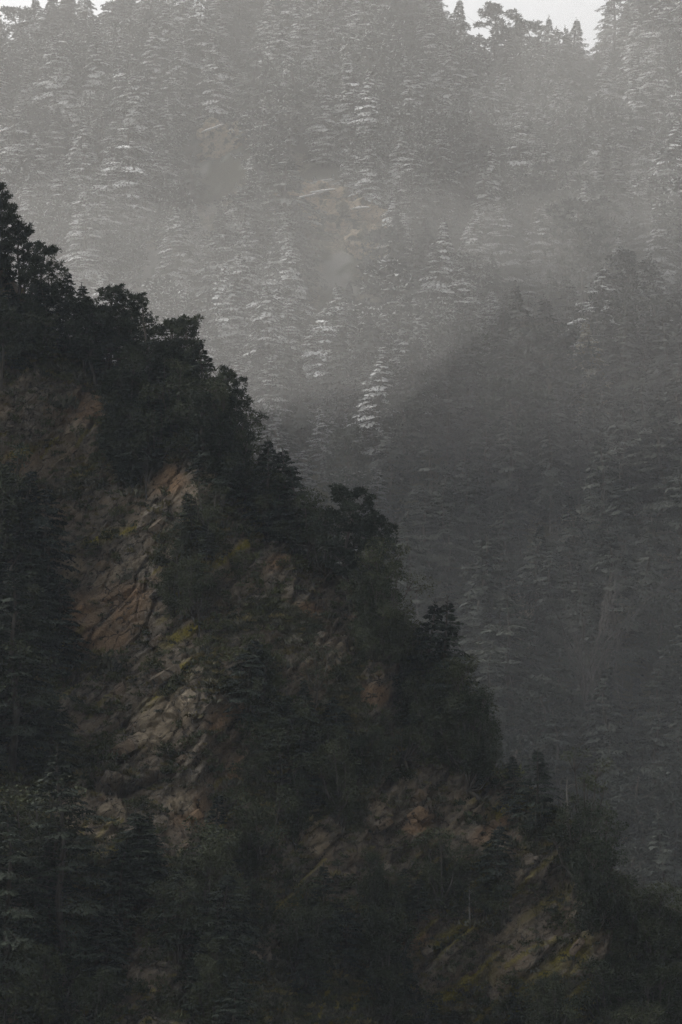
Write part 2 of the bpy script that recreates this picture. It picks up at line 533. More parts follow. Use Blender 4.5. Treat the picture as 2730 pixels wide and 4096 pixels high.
def snag(seed, h, nb=16):
    """dead standing conifer: pale bare trunk with broken curling limbs"""
    g = np.random.default_rng(seed)
    tr, br = Soup(), Soup()
    zz = np.linspace(0, h, 9)
    ax = np.stack([0.15 * np.sin(zz * 0.7), 0.12 * np.cos(zz * 0.6), zz], 1)
    tr.tube(ax, 0.018 * h * (1 - zz / h) ** 0.6 + 0.03, 6)
    for i in range(nb):
        z = h * g.uniform(0.25, 0.97); a = g.uniform(0, 6.28); L = g.uniform(0.5, 2.6) * (1.1 - z / h * 0.6)
        d = np.array([math.cos(a), math.sin(a), 0]); s = np.linspace(0, 1, 5)
        pts = np.array([0, 0, z]) + L * (s[:, None] * d + (0.25 * np.sin(s * 3.0) * g.choice([-1, 1]))[:, None] * np.array([0, 0, 1]))
        br.tube(pts, 0.045 * (1 - s * 0.75), 4)
        e = pts[3]
        br.tube(np.stack([e, e + d * 0.4 * L + np.array([0, 0, 0.3 * L])]), [0.02, 0.008], 3)
    return tr, br


# ------------------------------------------------------------------ object helpers
def link(name, data, parent=None):
    o = bpy.data.objects.new(name, data)
    COL.objects.link(o)
    if parent:
        o.parent = parent
    return o


def tag(o, label=None, cat=None, group=None, kind=None):
    if label: o['label'] = label
    if cat: o['category'] = cat
    if group: o['group'] = group
    if kind: o['kind'] = kind
    return o


def grid_mesh(name, V, nx, ny, mat, attrs=None, flip=False):
    me = bpy.data.meshes.new(name)
    idx = np.arange(nx * ny).reshape(ny, nx)
    F = np.stack([idx[:-1, :-1], idx[:-1, 1:], idx[1:, 1:], idx[1:, :-1]], -1).reshape(-1, 4)
    if flip:
        F = F[:, ::-1]
    me.vertices.add(len(V)); me.vertices.foreach_set('co', V.ravel())
    me.loops.add(F.size); me.loops.foreach_set('vertex_index', F.ravel().astype(np.int32))
    me.polygons.add(len(F))
    me.polygons.foreach_set('loop_start', (np.arange(len(F)) * 4).astype(np.int32))
    me.polygons.foreach_set('loop_total', np.full(len(F), 4, np.int32))
    me.update(calc_edges=True)
    for k, a in (attrs or {}).items():
        at = me.attributes.new(k, 'FLOAT', 'POINT'); at.data.foreach_set('value', np.asarray(a, np.float32))
    me.materials.append(mat)
    return me


# ------------------------------------------------------------------ far hillside (heightfield)
VALLEY = -62.0
_ridge_x = np.array([-400, -260, -145, -110, -60, -20, 25, 48, 100, 112, 140, 200, 300, 420])
_ridge_z = np.array([250, 285, 314, 319, 333, 342, 336, 313, 308, 308, 333, 342, 350, 335])


def far_z(x, y):
    x = np.asarray(x, float); y = np.asarray(y, float)
    P = np.stack([x, y, np.zeros_like(x)], 1)
    zr = np.interp(x, _ridge_x, _ridge_z)
    zr = zr + 3 * noise3(P, 34.0, 5)
    t = (y - 690) / (1200 - 690)
    up = VALLEY + (zr - VALLEY) * (np.clip(t, 0, 1) ** 0.98)
    back = zr - 0.28 * (y - 1200) - 0.0002 * (y - 1200) ** 2
    k = smooth(1170, 1235, y)
    z = np.where(y < 690, VALLEY, up * (1 - k) + back * k)
    on = smooth(700, 780, y) * (1 - 0.6 * smooth(1130, 1200, y))
    z = z + on * (11 * fbm(P, 95.0, 2, 31) + 5 * noise3(P, 34.0, 77))
    # nearer rib on the right, and a smaller one in the middle
    z = z + 20 * np.exp(-((x - 95) / 42) ** 2 - ((y - 850) / 55) ** 2)
    z = z + 11 * np.exp(-((x - 5) / 30) ** 2 - ((y - 900) / 40) ** 2)
    # the side of the valley the camera stands on
    P2 = np.stack([x, y, np.zeros_like(x)], 1)
    own = np.where(y < 6, -2.2 + 0.72 * np.maximum(0, -y - 4), -2.2 - 0.62 * (y - 6)) + 8 * fbm(P2, 80.0, 2, 12) * smooth(30, 120, np.abs(y))
    own = np.minimum(own, 345 + 10 * noise3(P2, 70.0, 13))
    return np.maximum(np.maximum(z, VALLEY - 2), np.where(y < 300, own, -1e3))


xs = np.concatenate([np.linspace(-900, -200, 30)[:-1], np.linspace(-200, 200, 161), np.linspace(200, 900, 30)[1:]])
ys = np.concatenate([np.linspace(-760, 650, 90)[:-1], np.linspace(650, 1260, 230), np.linspace(1260, 2600, 30)[1:]])
X, Y = np.meshgrid(xs, ys)
fx, fy = X.ravel(), Y.ravel()
fz = far_z(fx, fy)
P = np.stack([fx, fy, fz], 1)
rel = fbm(P, 18.0, 4, 9)
P[:, 2] += 1.6 * fbm(P, 9.0, 3, 41) * (fy > 680)
snow_a = smooth(0.02, 0.22, fbm(P, 9.0, 4, 61)) * smooth(120, 190, P[:, 2]) * 0.25
rock_a = smooth(0.05, 0.3, rel)
forest_ground = link('forested_hillside', grid_mesh('forested_hillside', P, len(xs), len(ys), M_FAR,
                     {'rock': rock_a * 0.45, 'rust': rock_a * 0, 'tan': 0 * rock_a, 'moss': 0 * rock_a, 'snow': snow_a}))
tag(forest_ground, kind='structure')

# ------------------------------------------------------------------ near rocky spur
_cu = np.array([-420, -160, -60, 0, 60, 120, 170, 210, 228, 260, 300, 330, 370, 400, 440, 470, 487, 540, 590, 620, 680, 760, 900])
_cv = np.array([-60, 95, 190, 245, 318, 352, 378, 410, 448, 495, 535, 562, 595, 652, 700, 735, 757, 805, 855, 900, 945, 1000, 1090])


def crest(x):
    """crest line of the spur for each x: depth and height"""
    yc = np.interp(x, [-140, -60, 60, 140], [520, 495, 430, 400]) + 4 * np.sin(x * 0.11)
    u = W / 2 + FPX * x / (yc * math.cos(PITCH) + 40 * math.sin(PITCH))
    vc = np.interp(u, _cu, _cv)
    return yc, yc * np.tan(elev(vc))


xa = np.concatenate([np.linspace(-84, -64, 36)[:-1], np.linspace(-64, 66, 545)[:-1], np.linspace(66, 135, 70)])
NXN, NYN = len(xa), 760
sa = np.concatenate([np.linspace(-60, 0, 60)[:-1], np.linspace(0, 176, NYN - 59)])   # metres down the face; negative = behind the crest
XA, SA = np.meshgrid(xa, sa)
x0, s0 = XA.ravel(), SA.ravel()
yc, zc = crest(x0)
Q = np.stack([x0, s0, np.zeros_like(x0)], 1)
phi = R(56) + R(7) * noise3(Q, 60.0, 3)
ky = np.where(s0 >= 0, -np.cos(phi) * s0, -0.70 * s0)
kz = np.where(s0 >= 0, -np.sin(phi) * s0, 0.72 * s0)
round_ = 2.2 * np.exp(-np.abs(s0) / 4.0)
B = np.stack([x0, yc + ky, zc + kz - round_], 1)
bu, bv, bd = project(B)

# where the photograph shows bare rock, rust, pale tan rock and moss (centre, half size, tilt) on the face
ROCK = [(50, 425, 62, 52, 0), (105, 555, 58, 34, 15), (110, 615, 50, 40, 20), (162, 725, 34, 30, 35), (205, 755, 62, 36, 38), (187, 808, 30, 26, 30),
        (75, 812, 26, 28, 0), (250, 572, 34, 34, 38), (312, 605, 30, 24, 20), (380, 703, 26, 26, 20), (322, 842, 18, 16, 30), (410, 805, 52, 26, 42),
        (490, 800, 46, 30, 38), (560, 905, 56, 52, 42), (455, 965, 46, 34, 36), (330, 650, 30, 22, 30), (180, 640, 50, 34, 35), (350, 890, 30, 22, 30),
        (400, 945, 40, 18, 30), (520, 960, 40, 30, 38), (85, 700, 34, 30, 20), (120, 760, 26, 36, 10), (215, 600, 28, 26, 20), (250, 660, 40, 26, 35),
        (140, 840, 40, 34, 0), (300, 690, 24, 24, 10), (180, 480, 26, 20, 20), (300, 560, 24, 20, 0), (215, 470, 20, 16, 0)]
RUST = [(124, 602, 22, 16, 35), (88, 622, 18, 18, 60), (105, 640, 16, 10, 10), (92, 405, 20, 14, 30), (16, 462, 14, 12, 30), (170, 480, 12, 8, 10), (275, 563, 12, 6, 20),
        (308, 612, 14, 8, 20), (372, 697, 14, 9, 10), (395, 955, 30, 7, 28), (487, 832, 20, 7, 32), (190, 815, 16, 14, 30), (240, 770, 14, 8, 50), (225, 715, 18, 7, 35), (418, 822, 12, 8, 20)]
TAN = [(162, 718, 22, 17, 32), (150, 742, 9, 9, 0), (76, 822, 9, 11, -40), (78, 797, 8, 8, 0), (70, 568, 11, 8, 10), (213, 480, 8, 6, 0), (215, 825, 7, 12, 0), (320, 845, 8, 10, 40),
       (180, 802, 10, 9, 0), (112, 812, 12, 10, 10), (250, 760, 10, 5, 60), (100, 835, 8, 6, 0)]
MOSS = [(188, 632, 34, 5, 30), (195, 660, 30, 6, 33), (168, 690, 34, 6, 36), (510, 800, 40, 6, 34), (545, 905, 34, 5, 33), (450, 935, 26, 7, 34), (470, 985, 26, 10, 38),
        (560, 960, 40, 9, 36), (375, 985, 26, 7, 22), (112, 850, 22, 8, 20), (25, 450, 24, 4, 20), (110, 535, 26, 5, 15), (240, 548, 30, 4, 35), (150, 875, 20, 8, 10),
        (70, 640, 20, 4, 45), (590, 1000, 40, 10, 20), (280, 905, 30, 6, 20), (440, 1000, 30, 7, 30)]


RUST = [(a, b, c * 1.3, d * 1.3, e) for a, b, c, d, e in RUST]
TAN = [(a, b, c * 1.25, d * 1.25, e) for a, b, c, d, e in TAN]


def patch(lst, u, v, wob, edge=0.35):
    r = np.zeros_like(u)
    for cu, cv, hu, hv, a in lst:
        c, s = math.cos(R(a)), math.sin(R(a))
        du, dv = u - cu, v - cv
        p = (du * c - dv * s) / hu; q = (du * s + dv * c) / hv
        d = np.sqrt(p * p + q * q) + wob
        r = np.maximum(r, 1 - smooth(1 - edge, 1 + edge, d))
    return r


wob = 0.45 * fbm(B, 7.0, 3, 21)
rockm = np.clip(patch(ROCK, bu, bv, wob, 0.45) + 0.85 * smooth(-0.12, 0.25, fbm(B, 16.0, 3, 87)), 0, 1)
wp = B + 0.8 * np.stack([noise3(B, 17.0, 1), noise3(B, 17.0, 2), noise3(B, 17.0, 3)], 1) + 0.28 * np.stack([noise3(B, 3.5, 4), noise3(B, 3.5, 6), noise3(B, 3.5, 8)], 1)
q_, a_, c_ = wp @ BED, wp @ ALONG, wp @ ACR


def beds(T, L, seed):
    i = np.floor(q_ / T); f = q_ / T - i
    off = _hash(i, i * 0, i * 0, seed) * L
    j = np.floor((a_ + off) / (L * (0.6 + 0.9 * _hash(i, i * 0 + 3, i * 0, seed))))
    h = _hash(i, j, i * 0, seed + 1)
    return h, f, i, j


disp = 5.0 * fbm(B, 46.0, 2, 15) + 2.2 * noise3(B @ np.stack([ALONG * 0.35, BED, ACR], 1), 11.0, 18)
h1, f1, i1, j1 = beds(5.2, 15.0, 100)
h2, f2, i2, j2 = beds(1.9, 7.0, 200)
h3, f3, i3, j3 = beds(0.75, 3.6, 300)
def blocks(Pw, size, seed):
    """irregular fractured blocks: for each point its block's random step, tilt and the distance to the nearest joint"""
    q = Pw / size
    i0 = np.floor(q)
    d1 = np.full(len(q), 9.0); d2 = np.full(len(q), 9.0)
    hs1 = np.zeros(len(q)); rel1 = np.zeros((len(q), 3)); t1 = np.zeros((len(q), 2))
    for dx in (-1, 0, 1):
        for dy in (-1, 0, 1):
            for dz in (-1, 0, 1):
                c = i0 + np.array([dx, dy, dz])
                f = c + np.stack([_hash(c[:, 0], c[:, 1], c[:, 2], seed + k) for k in range(3)], 1)
                rv = q - f
                d = np.sqrt((rv ** 2).sum(1))
                nearer = d < d1
                d2 = np.where(nearer, d1, np.minimum(d2, d))
                d1 = np.where(nearer, d, d1)
                hs1 = np.where(nearer, _hash(c[:, 0], c[:, 1], c[:, 2], seed + 5), hs1)
                t1[nearer, 0] = _hash(c[:, 0], c[:, 1], c[:, 2], seed + 6)[nearer]; t1[nearer, 1] = _hash(c[:, 0], c[:, 1], c[:, 2], seed + 7)[nearer]
                rel1[nearer] = rv[nearer]
    tilt = (t1[:, 0] - 0.5) * rel1[:, 0] + (t1[:, 1] - 0.5) * rel1[:, 2]
    return hs1, tilt * size.mean(), (d2 - d1) * size.min()


def joint(T, L, seed, w):
    """0 at the joints that cut a bed across, 1 elsewhere"""
    i = np.floor(q_ / T)
    off = _hash(i, i * 0, i * 0, seed) * L
    x = (a_ + off) / (L * (0.6 + 0.9 * _hash(i, i * 0 + 3, i * 0, seed)))
    fx_ = x - np.floor(x)
    return (fx_ > w / L)


layer = 2.7 * (h1 - 0.5) + 1.5 * (h2 - 0.5) + 0.65 * (h3 - 0.5)
crackd = -1.7 * (f1 < 0.11) * (h1 > 0.25) - 0.9 * (f2 < 0.20) * (h2 > 0.3) - 0.30 * (f3 < 0.3)
crackd += -1.0 * (~joint(5.2, 15.0, 100, 0.6)) - 0.6 * (~joint(1.9, 7.0, 200, 0.45))
layer += crackd + 1.1 * (f1 - 0.5) * (h1 > 0.5)
Wb = np.stack([a_, c_, q_], 1) + 0.35 * np.stack([noise3(B, 5.0, 61), noise3(B, 5.0, 62), noise3(B, 5.0, 63)], 1)
b1, bt1, be1 = blocks(Wb, np.array([11.0, 11.0, 7.0]), 400)
b2, bt2, be2 = blocks(Wb, np.array([4.2, 4.4, 2.7]), 500)
bedded = np.clip(patch([(205, 755, 55, 30, 38), (250, 572, 34, 34, 38), (410, 805, 55, 26, 42), (490, 800, 46, 30, 38), (560, 905, 56, 52, 42), (455, 965, 46, 34, 36), (185, 650, 44, 36, 35)], bu, bv, wob, 0.5), 0.42, 1)
massive = 3.0 * (b1 - 0.5) + 0.9 * bt1 + 1.3 * (b2 - 0.5) + 0.8 * bt2 - 1.6 * (be1 < 0.34) * (b1 > 0.3) - 0.8 * (be2 < 0.24) * (b2 > 0.35)
layer = layer * bedded * 0.85 + massive * (1.05 - 0.75 * bedded)
disp += layer * (0.15 + 0.85 * rockm) + 0.26 * fbm(B, 3.2, 4, 55) + 0.12 * fbm(B, 0.9, 2, 56)
fade = smooth(-12, 4, s0) * 0.85 + 0.15
nrm = np.stack([0 * x0, -np.sin(phi), np.cos(phi)], 1)
nrm[:, 0] = 0.35; nrm /= np.linalg.norm(nrm, axis=1, keepdims=True)
N3 = B + nrm * (disp * fade)[:, None]
N3[:, 2] = np.maximum(N3[:, 2], VALLEY - 4)
su, sv, sdp = project(N3)
wob2 = 0.5 * fbm(N3, 4.0, 3, 23)
tone = np.clip(rockm * (0.85 + 0.3 * h2) + 0.12 * (h1 - 0.5), 0, 1)
blk = smooth(0.25, 0.8, h2)
rust_a = np.clip(patch(RUST, su, sv, wob2, 0.5) * (0.55 + 0.6 * h2) , 0, 1)
tan_a = np.clip(patch(TAN, su, sv, wob2 * 0.8, 0.35) * 1.1 + 0.5 * rockm * (_hash(i2, j2, i2 * 0, 999) > 0.95), 0, 1)
moss_a = np.clip(patch(MOSS, su, sv, wob2 * 1.5, 0.7) * (0.5 + 0.9 * smooth(-0.1, 0.35, fbm(N3, 2.2, 3, 71))) + 0.55 * (f2 > 0.72) * (h2 > 0.7) * smooth(0.0, 0.3, fbm(N3, 14, 2, 72)), 0, 1)
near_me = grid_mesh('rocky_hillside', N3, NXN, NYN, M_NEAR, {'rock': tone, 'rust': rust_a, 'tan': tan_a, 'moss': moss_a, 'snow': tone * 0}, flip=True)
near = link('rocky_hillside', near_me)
tag(near, kind='structure')

NV = N3.reshape(NYN, NXN, 3)
NU, NVV, NS = su.reshape(NYN, NXN), sv.reshape(NYN, NXN), SA


def surf_at(u, v):
    """the visible point of the spur's face seen at pixel (u, v)"""
    d = (NU - u) ** 2 + (NVV - v) ** 2 + np.where(NS < -1, 4000, 0)
    k = int(np.argmin(d))
    return N3[k], k


# the spur belongs to a mountain that rises out of the frame to the left
xm = np.linspace(-700, -83.4, 60); sm = np.linspace(-300, 480, 60)
XM, SM = np.meshgrid(xm, sm)
a0, b0 = XM.ravel(), SM.ravel()
ycm, zcm = crest(a0)
zcm = np.minimum(zcm, 330 + 0 * zcm)
Pm = np.stack([a0, ycm + np.where(b0 >= 0, -0.56 * b0, -0.7 * b0), np.maximum(zcm + np.where(b0 >= 0, -0.83 * b0, 0.72 * b0), VALLEY - 3)], 1)
Pm[:, 2] += 8 * fbm(Pm, 60, 3, 4) * smooth(0, 60, -84 - a0)
o1 = np.ones(len(Pm))
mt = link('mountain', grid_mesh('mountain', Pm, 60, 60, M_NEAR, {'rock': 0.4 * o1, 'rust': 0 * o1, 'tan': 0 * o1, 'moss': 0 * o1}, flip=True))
tag(mt, kind='structure')

# ------------------------------------------------------------------ bedded slabs standing proud of the face (parts of the hillside)
def slab_mesh(seed):
    g = np.random.default_rng(seed)
    n = int(g.integers(4, 7))
    an = np.sort(np.linspace(0, 6.283, n, endpoint=False) + g.uniform(-0.25, 0.25, n))
    px, py = np.cos(an + 0.5) * g.uniform(0.75, 1.25, n), np.sin(an + 0.5) * g.uniform(0.45, 0.75, n)
    rings = []
    for z, k in ((-0.5, 0.92), (-0.38, 1.0), (0.30, 0.98), (0.5, 0.84)):
        rings.append(np.stack([px * k + g.normal(0, 0.03, n), py * k + g.normal(0, 0.03, n), np.full(n, z) + g.normal(0, 0.06, n)], 1))
    V = np.concatenate(rings + [np.array([[0, 0, -0.5], [0.05, 0, 0.52]])])
    F = []
    for r in range(3):
        for j in range(n):
            j2 = (j + 1) % n
            F.append((r * n + j, r * n + j2, (r + 1) * n + j2, (r + 1) * n + j))
    for j in range(n):
        j2 = (j + 1) % n
        F.append((4 * n, j2, j)); F.append((4 * n + 1, 3 * n + j, 3 * n + j2))
    me = bpy.data.meshes.new('rock_slab')
    me.from_pydata(V.tolist(), [], F)
    return me


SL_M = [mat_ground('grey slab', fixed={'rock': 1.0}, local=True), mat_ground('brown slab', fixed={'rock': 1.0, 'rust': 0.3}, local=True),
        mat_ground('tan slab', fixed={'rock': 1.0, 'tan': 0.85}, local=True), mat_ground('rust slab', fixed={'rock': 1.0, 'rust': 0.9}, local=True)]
slabs = [[slab_mesh(s) for s in range(7)] for _ in SL_M]
for lst, m in zip(slabs, SL_M):
    for me in lst:
        me.materials.append(m)
from mathutils import Matrix
BASIS = np.stack([ALONG, ACR, BED], 1)
cand = np.where((rockm > 0.6) & (s0 > 3) & (su > -20) & (su < 700) & (sv < 1040))[0]
for k in rng.choice(cand, 170, replace=False):
    c = 2 if tan_a[k] > 0.4 else 3 if rust_a[k] > 0.45 else (0 if h2[k] < 0.55 else 1)
    o = link('rock_slab', slabs[c][int(rng.integers(7))], near)
    L = float(rng.lognormal(0.0, 0.45))
    rot = Matrix(BASIS.tolist()).to_4x4() @ Matrix.Rotation(rng.normal(0, 0.6), 4, 'Z') @ Matrix.Rotation(rng.normal(0, 0.28), 4, 'X')
    o.matrix_basis = Matrix.Translation(Vector(N3[k]) - Vector(nrm[k]) * 0.1) @ rot @ Matrix.Diagonal((L * 1.1, L * 1.2, L * float(rng.uniform(0.4, 1.0)), 1))

# ------------------------------------------------------------------ tree prototypes
def proto(pair, fm, wm=M_BARK, names=('trunk', 'crown')):
    return pair[0].mesh(names[0], [wm]), pair[1].mesh(names[1], [fm]), names


FAR_PAIRS = [cedar(100 + i, 26, r, 112, 104, 0.54, power=p, flat=f, lo=lo, tier=t, droop=d) for i, (r, p, f, lo, t, d) in enumerate(
    [(5.6, 0.85, 0, 0.05, 0, 0.55), (4.5, 0.9, 0, 0.06, 0, 0.6), (6.8, 0.72, 0, 0.05, 1.7, 0.52), (6.4, 0.6, 0.18, 0.10, 2.0, 0.5), (3.8, 0.95, 0, 0.06, 0, 0.6),
     (7.2, 0.7, 0.14, 0.08, 2.1, 0.5), (5.4, 0.65, 0.0, 0.12, 0, 0.55), (6.0, 0.9, 0, 0.04, 0, 0.6)])]


def whole(pair, fm, name):
    """trunk and crown in one mesh with two materials, for trees too far off to show their parts"""
    s = Soup()
    nt_ = sum(len(f) for f in pair[0].f); nc = sum(len(f) for f in pair[1].f)
    for V, F in zip(pair[0].v, pair[0].f):
        s.add(V, F - F.min())
    for V, F in zip(pair[1].v, pair[1].f):
        s.add(V, F - F.min())
    return s.mesh(name, [M_BARK, fm], np.concatenate([np.zeros(nt_), np.ones(nc)]))


FAR = [whole(p, M_CEDAR_FAR, 'cedar_tree') for p in FAR_PAIRS]
FAR += [whole(pine(180 + i, 26, rr_, nb_, 10, lo=lo_, size=0.95, spikes=16), M_CEDAR_FAR, 'pine_tree') for i, (rr_, nb_, lo_) in enumerate([(5.6, 34, 0.25), (6.6, 30, 0.35)])]
FAR_YELLOW = whole(FAR_PAIRS[6], M_YELLOW, 'yellowing_cedar')

# ------------------------------------------------------------------ far forest
spc = 11.0
pts = []
for gy in np.arange(705, 1262, spc * 1.02):
    for gx in np.arange(-175, 176, spc):
        pts.append((gx + rng.uniform(-0.46, 0.46) * spc, gy + rng.uniform(-0.46, 0.46) * spc))
for gx in rng.uniform(-175, 176, 56):                              # a closer rank along the crest
    pts.append((gx, rng.uniform(1186, 1224)))
pts = np.array(pts)
pz = far_z(pts[:, 0], pts[:, 1])
TP = np.stack([pts[:, 0], pts[:, 1], pz], 1)
u_, v_, d_ = project(TP)
# clearing round the far outcrop and the pale boulder
big = fbm(TP, 60.0, 2, 91)
hs_ = 31 * (1 + 0.27 * rng.normal(size=len(TP)).clip(-1.9, 1.7)) * (1 + 0.15 * big)
top = TP.copy(); top[:, 2] += hs_
ut, vt, _ = project(top)
# clearings in front of the far outcrops
clear = (np.abs(u_ - 325) < 50) & (vt < 258) & (v_ > 176) & ~((u_ < 300) & (v_ > 235)) & ~((u_ > 345) & (vt < 200) & (v_ < 225))
clear |= (np.abs(u_ - 222) < 26) & (vt < 158) & (v_ > 140)
hs_ = np.where((pts[:, 1] > 1186) & (pts[:, 1] < 1223), hs_ * rng.uniform(0.5, 1.05, len(TP)), hs_)
hs_ = np.where((fbm(TP, 26.0, 2, 93) < -0.34) & (pts[:, 1] < 1150) & (pz > 70), hs_ * 0.45, hs_)          # openings filled with young trees
hs_ = np.where(clear, 2.5 + 3 * rng.random(len(TP)), hs_)          # only young trees grow there
clear &= rng.random(len(TP)) < 0.4
top[:, 2] = TP[:, 2] + hs_
ut, vt, _ = project(top)
sil = np.interp(ut, _cu, _cv) - 35                     # the near spur hides what is below this line
inview = (u_ > -25) & (u_ < W + 25) & (vt < np.minimum(sil, 1030)) & ~clear
inview |= (np.abs(pts[:, 0]) < 175) & (pts[:, 1] > 1180) & ~clear          # a little beyond the frame too
idx = np.where(inview)[0]
skyline = (pts[:, 1] > 1165) & (vt < 110) & (u_ > -5) & (u_ < W + 5) & inview
frost = (0.4 + 0.6 * smooth(60, 140, pz)) * (0.32 + 0.68 * smooth(-0.30, 0.12, fbm(TP, 40.0, 2, 53))) * rng.uniform(0.5, 1.5, len(TP)).clip(0, 1) * (1 - 0.6 * smooth(1130, 1200, pts[:, 1]))
frost *= np.where((pts[:, 0] > 34) & (pz < 150), 0.10, np.where((pts[:, 0] > 15) & (pz < 120), 0.3, 1.0))
frost *= 0.30 + 0.70 * smooth(10, 90, pz + 14 * noise3(TP, 30.0, 57))
pxh = hs_ * FPX / d_
score = pxh + 60 * skyline + np.where((u_ > 0) & (u_ < W), 20, -60) + 25 * smooth(40, 120, pz)
order = idx[np.argsort(-score[idx])]
N_IND = 205
indiv, rest = order[:N_IND], order[N_IND:]


def far_label(k):
    """where a far tree stands, in words one can find"""
    u, v = ut[k], (vt[k] + v_[k]) / 2
    h = pxh[k]
    shape = {0: 'pointed', 1: 'slender pointed', 2: 'broad', 3: 'flat-topped', 4: 'narrow spire-shaped', 5: 'broad flat-topped', 6: 'ragged', 7: 'full', 8: 'rounded', 9: 'open-crowned'}[var[k]]
    size = 'tall' if hs_[k] > 31 else 'short' if hs_[k] < 24 else 'mid-height'
    if skyline[k]:
        col = ('at the ridge far left', 'left of ridge centre', 'on the middle ridge', 'right of ridge centre', 'by the ridge notch', 'at the ridge right end')[int(np.clip(u / W * 6, 0, 5))]
        return f'{size} {shape} grey cedar against the pale sky {col}', 'cedars along the skyline'
    sp = 'pine' if var[k] > 7 else 'cedar'
    tone_ = 'snowy' if frost[k] > 0.62 else 'frosted' if frost[k] > 0.3 else 'snowless dark'
    if pz[k] > 215:
        zone = 'just below the ridge'
    elif v < 300:
        zone = ('above the black treetops', 'left of the snowy ledges', 'near the snowy ledges', 'right of the snowy ledges', 'on the bright right slope')[int(np.clip(u / W * 5, 0, 4))]
    elif v < 430:
        zone = ('behind the black treetops', 'in pale mist beside the spur', 'below the snowy ledges', 'around the yellowish tree', 'on the dark right rib')[int(np.clip(u / W * 5, 0, 4))]
    else:
        zone = ('behind the spur', 'behind the spur', 'in dim mist beside the spur', 'in the dim lower mist', 'in dim mist at the right edge')[int(np.clip(u / W * 5, 0, 4))]
    return f'{size} {shape} {tone_} {sp} {zone}', 'cedars on the misty hillside'


var = np.where(skyline, np.array([1, 4, 7, 0, 2, 6, 8])[rng.integers(0, 7, len(TP))], rng.choice(10, len(TP), p=[0.12, 0.10, 0.12, 0.10, 0.08, 0.10, 0.10, 0.10, 0.10, 0.08]))
rotz = rng.uniform(0, 6.283, len(TP))
yel = indiv[np.argmin((ut[indiv] - 582) ** 2 + (vt[indiv] - 330) ** 2)]
for k in indiv:
    o = link('yellowing_cedar' if k == yel else 'pine_tree' if var[k] > 7 else 'cedar_tree', FAR_YELLOW if k == yel else FAR[var[k]])
    o.location = TP[k] - np.array([0, 0, 0.6])
    s = hs_[k] / 26
    w = s * rng.uniform(1.0, 1.5)
    o.scale = (w, w, s)
    o.rotation_euler = (rng.normal(0, 0.035), rng.normal(0, 0.035), rotz[k])
    f = float(frost[k])
    o.color = (f, f, f, 1)
    if k == yel:
        o.color = (0.25, 0.25, 0.25, 1)
        tag(o, 'yellowish tree among the grey cedars on the right slope', 'cedar tree', 'cedars on the misty hillside')
    else:
        lb, gr = far_label(k)
        tag(o, lb, 'pine tree' if var[k] > 7 else 'cedar tree', gr.replace('cedars', 'pines') if var[k] > 7 else gr)

# the darker, snow-free rank standing out against the bright mist
def far_point(u, v):
    """where the line of sight through (u, v) meets the far hillside"""
    yy = np.linspace(700, 1230, 1200)
    e = elev(v)
    xx = (u - W / 2) / FPX * yy / math.cos(PITCH) * 1.0
    zz = yy * math.tan(e)
    g = far_z(xx, yy) - zz
    k = int(np.argmax(g > 0))
    return np.array([xx[k], yy[k], zz[k]])


RANK = [(520, 281, 112, 'tallest dark pointed cedar of the rank on the right'), (546, 293, 104, 'dark pointed cedar just right of the tallest in the rank'),
        (503, 304, 92, 'dark cedar just left of the tallest in the rank'), (627, 303, 118, 'dark spire-topped cedar left of its twin near the right edge'),
        (646, 305, 112, 'dark spire-topped cedar right of its twin near the right edge'), (603, 304, 96, 'slim dark cedar left of the twin spires'),
        (668, 300, 120, 'dark broad cedar at the right edge of the rank'), (263, 333, 78, 'slim dark cedar first in the row beside the black ridge'),
        (283, 343, 80, 'slim dark cedar second in the row beside the black ridge'), (298, 357, 76, 'slim dark cedar third in the row beside the black ridge'),
        (338, 322, 90, 'dark cedar standing below the snowy rock ledges'), (372, 312, 100, 'dark cedar below and right of the snowy rock ledges'),
        (410, 338, 100, 'dark cedar midway between the row and the rank'), (367, 66, 96, 'large dark full cedar high on the slope above the rock ledges'), (470, 330, 96, 'dark cedar at the left end of the rank')]
for u, v, hp, lb in RANK:
    hp = hp * (1.28 if v > 200 else 1.0)
    p = far_point(u, v + hp)
    o = link('cedar_tree', FAR[int(rng.choice([1, 7, 0, 6]))])
    h = (hp + 6) * p[1] / FPX
    o.location = p - np.array([0, 0, 0.6])
    o.scale = (h / 26 * 1.15, h / 26 * 1.15, h / 26)
    o.rotation_euler = (0, 0, rng.uniform(0, 6.28))
    o.color = (0.03, 0.03, 0.03, 1)
    tag(o, lb, 'cedar tree', 'cedars on the misty hillside')

# the remaining, mostly hidden trees: one mass of foliage set out with geometry nodes
protoc = bpy.data.collections.new('forest_sources')
for i, me in enumerate(FAR):
    po = bpy.data.objects.new('forest_source', me)
    protoc.objects.link(po)


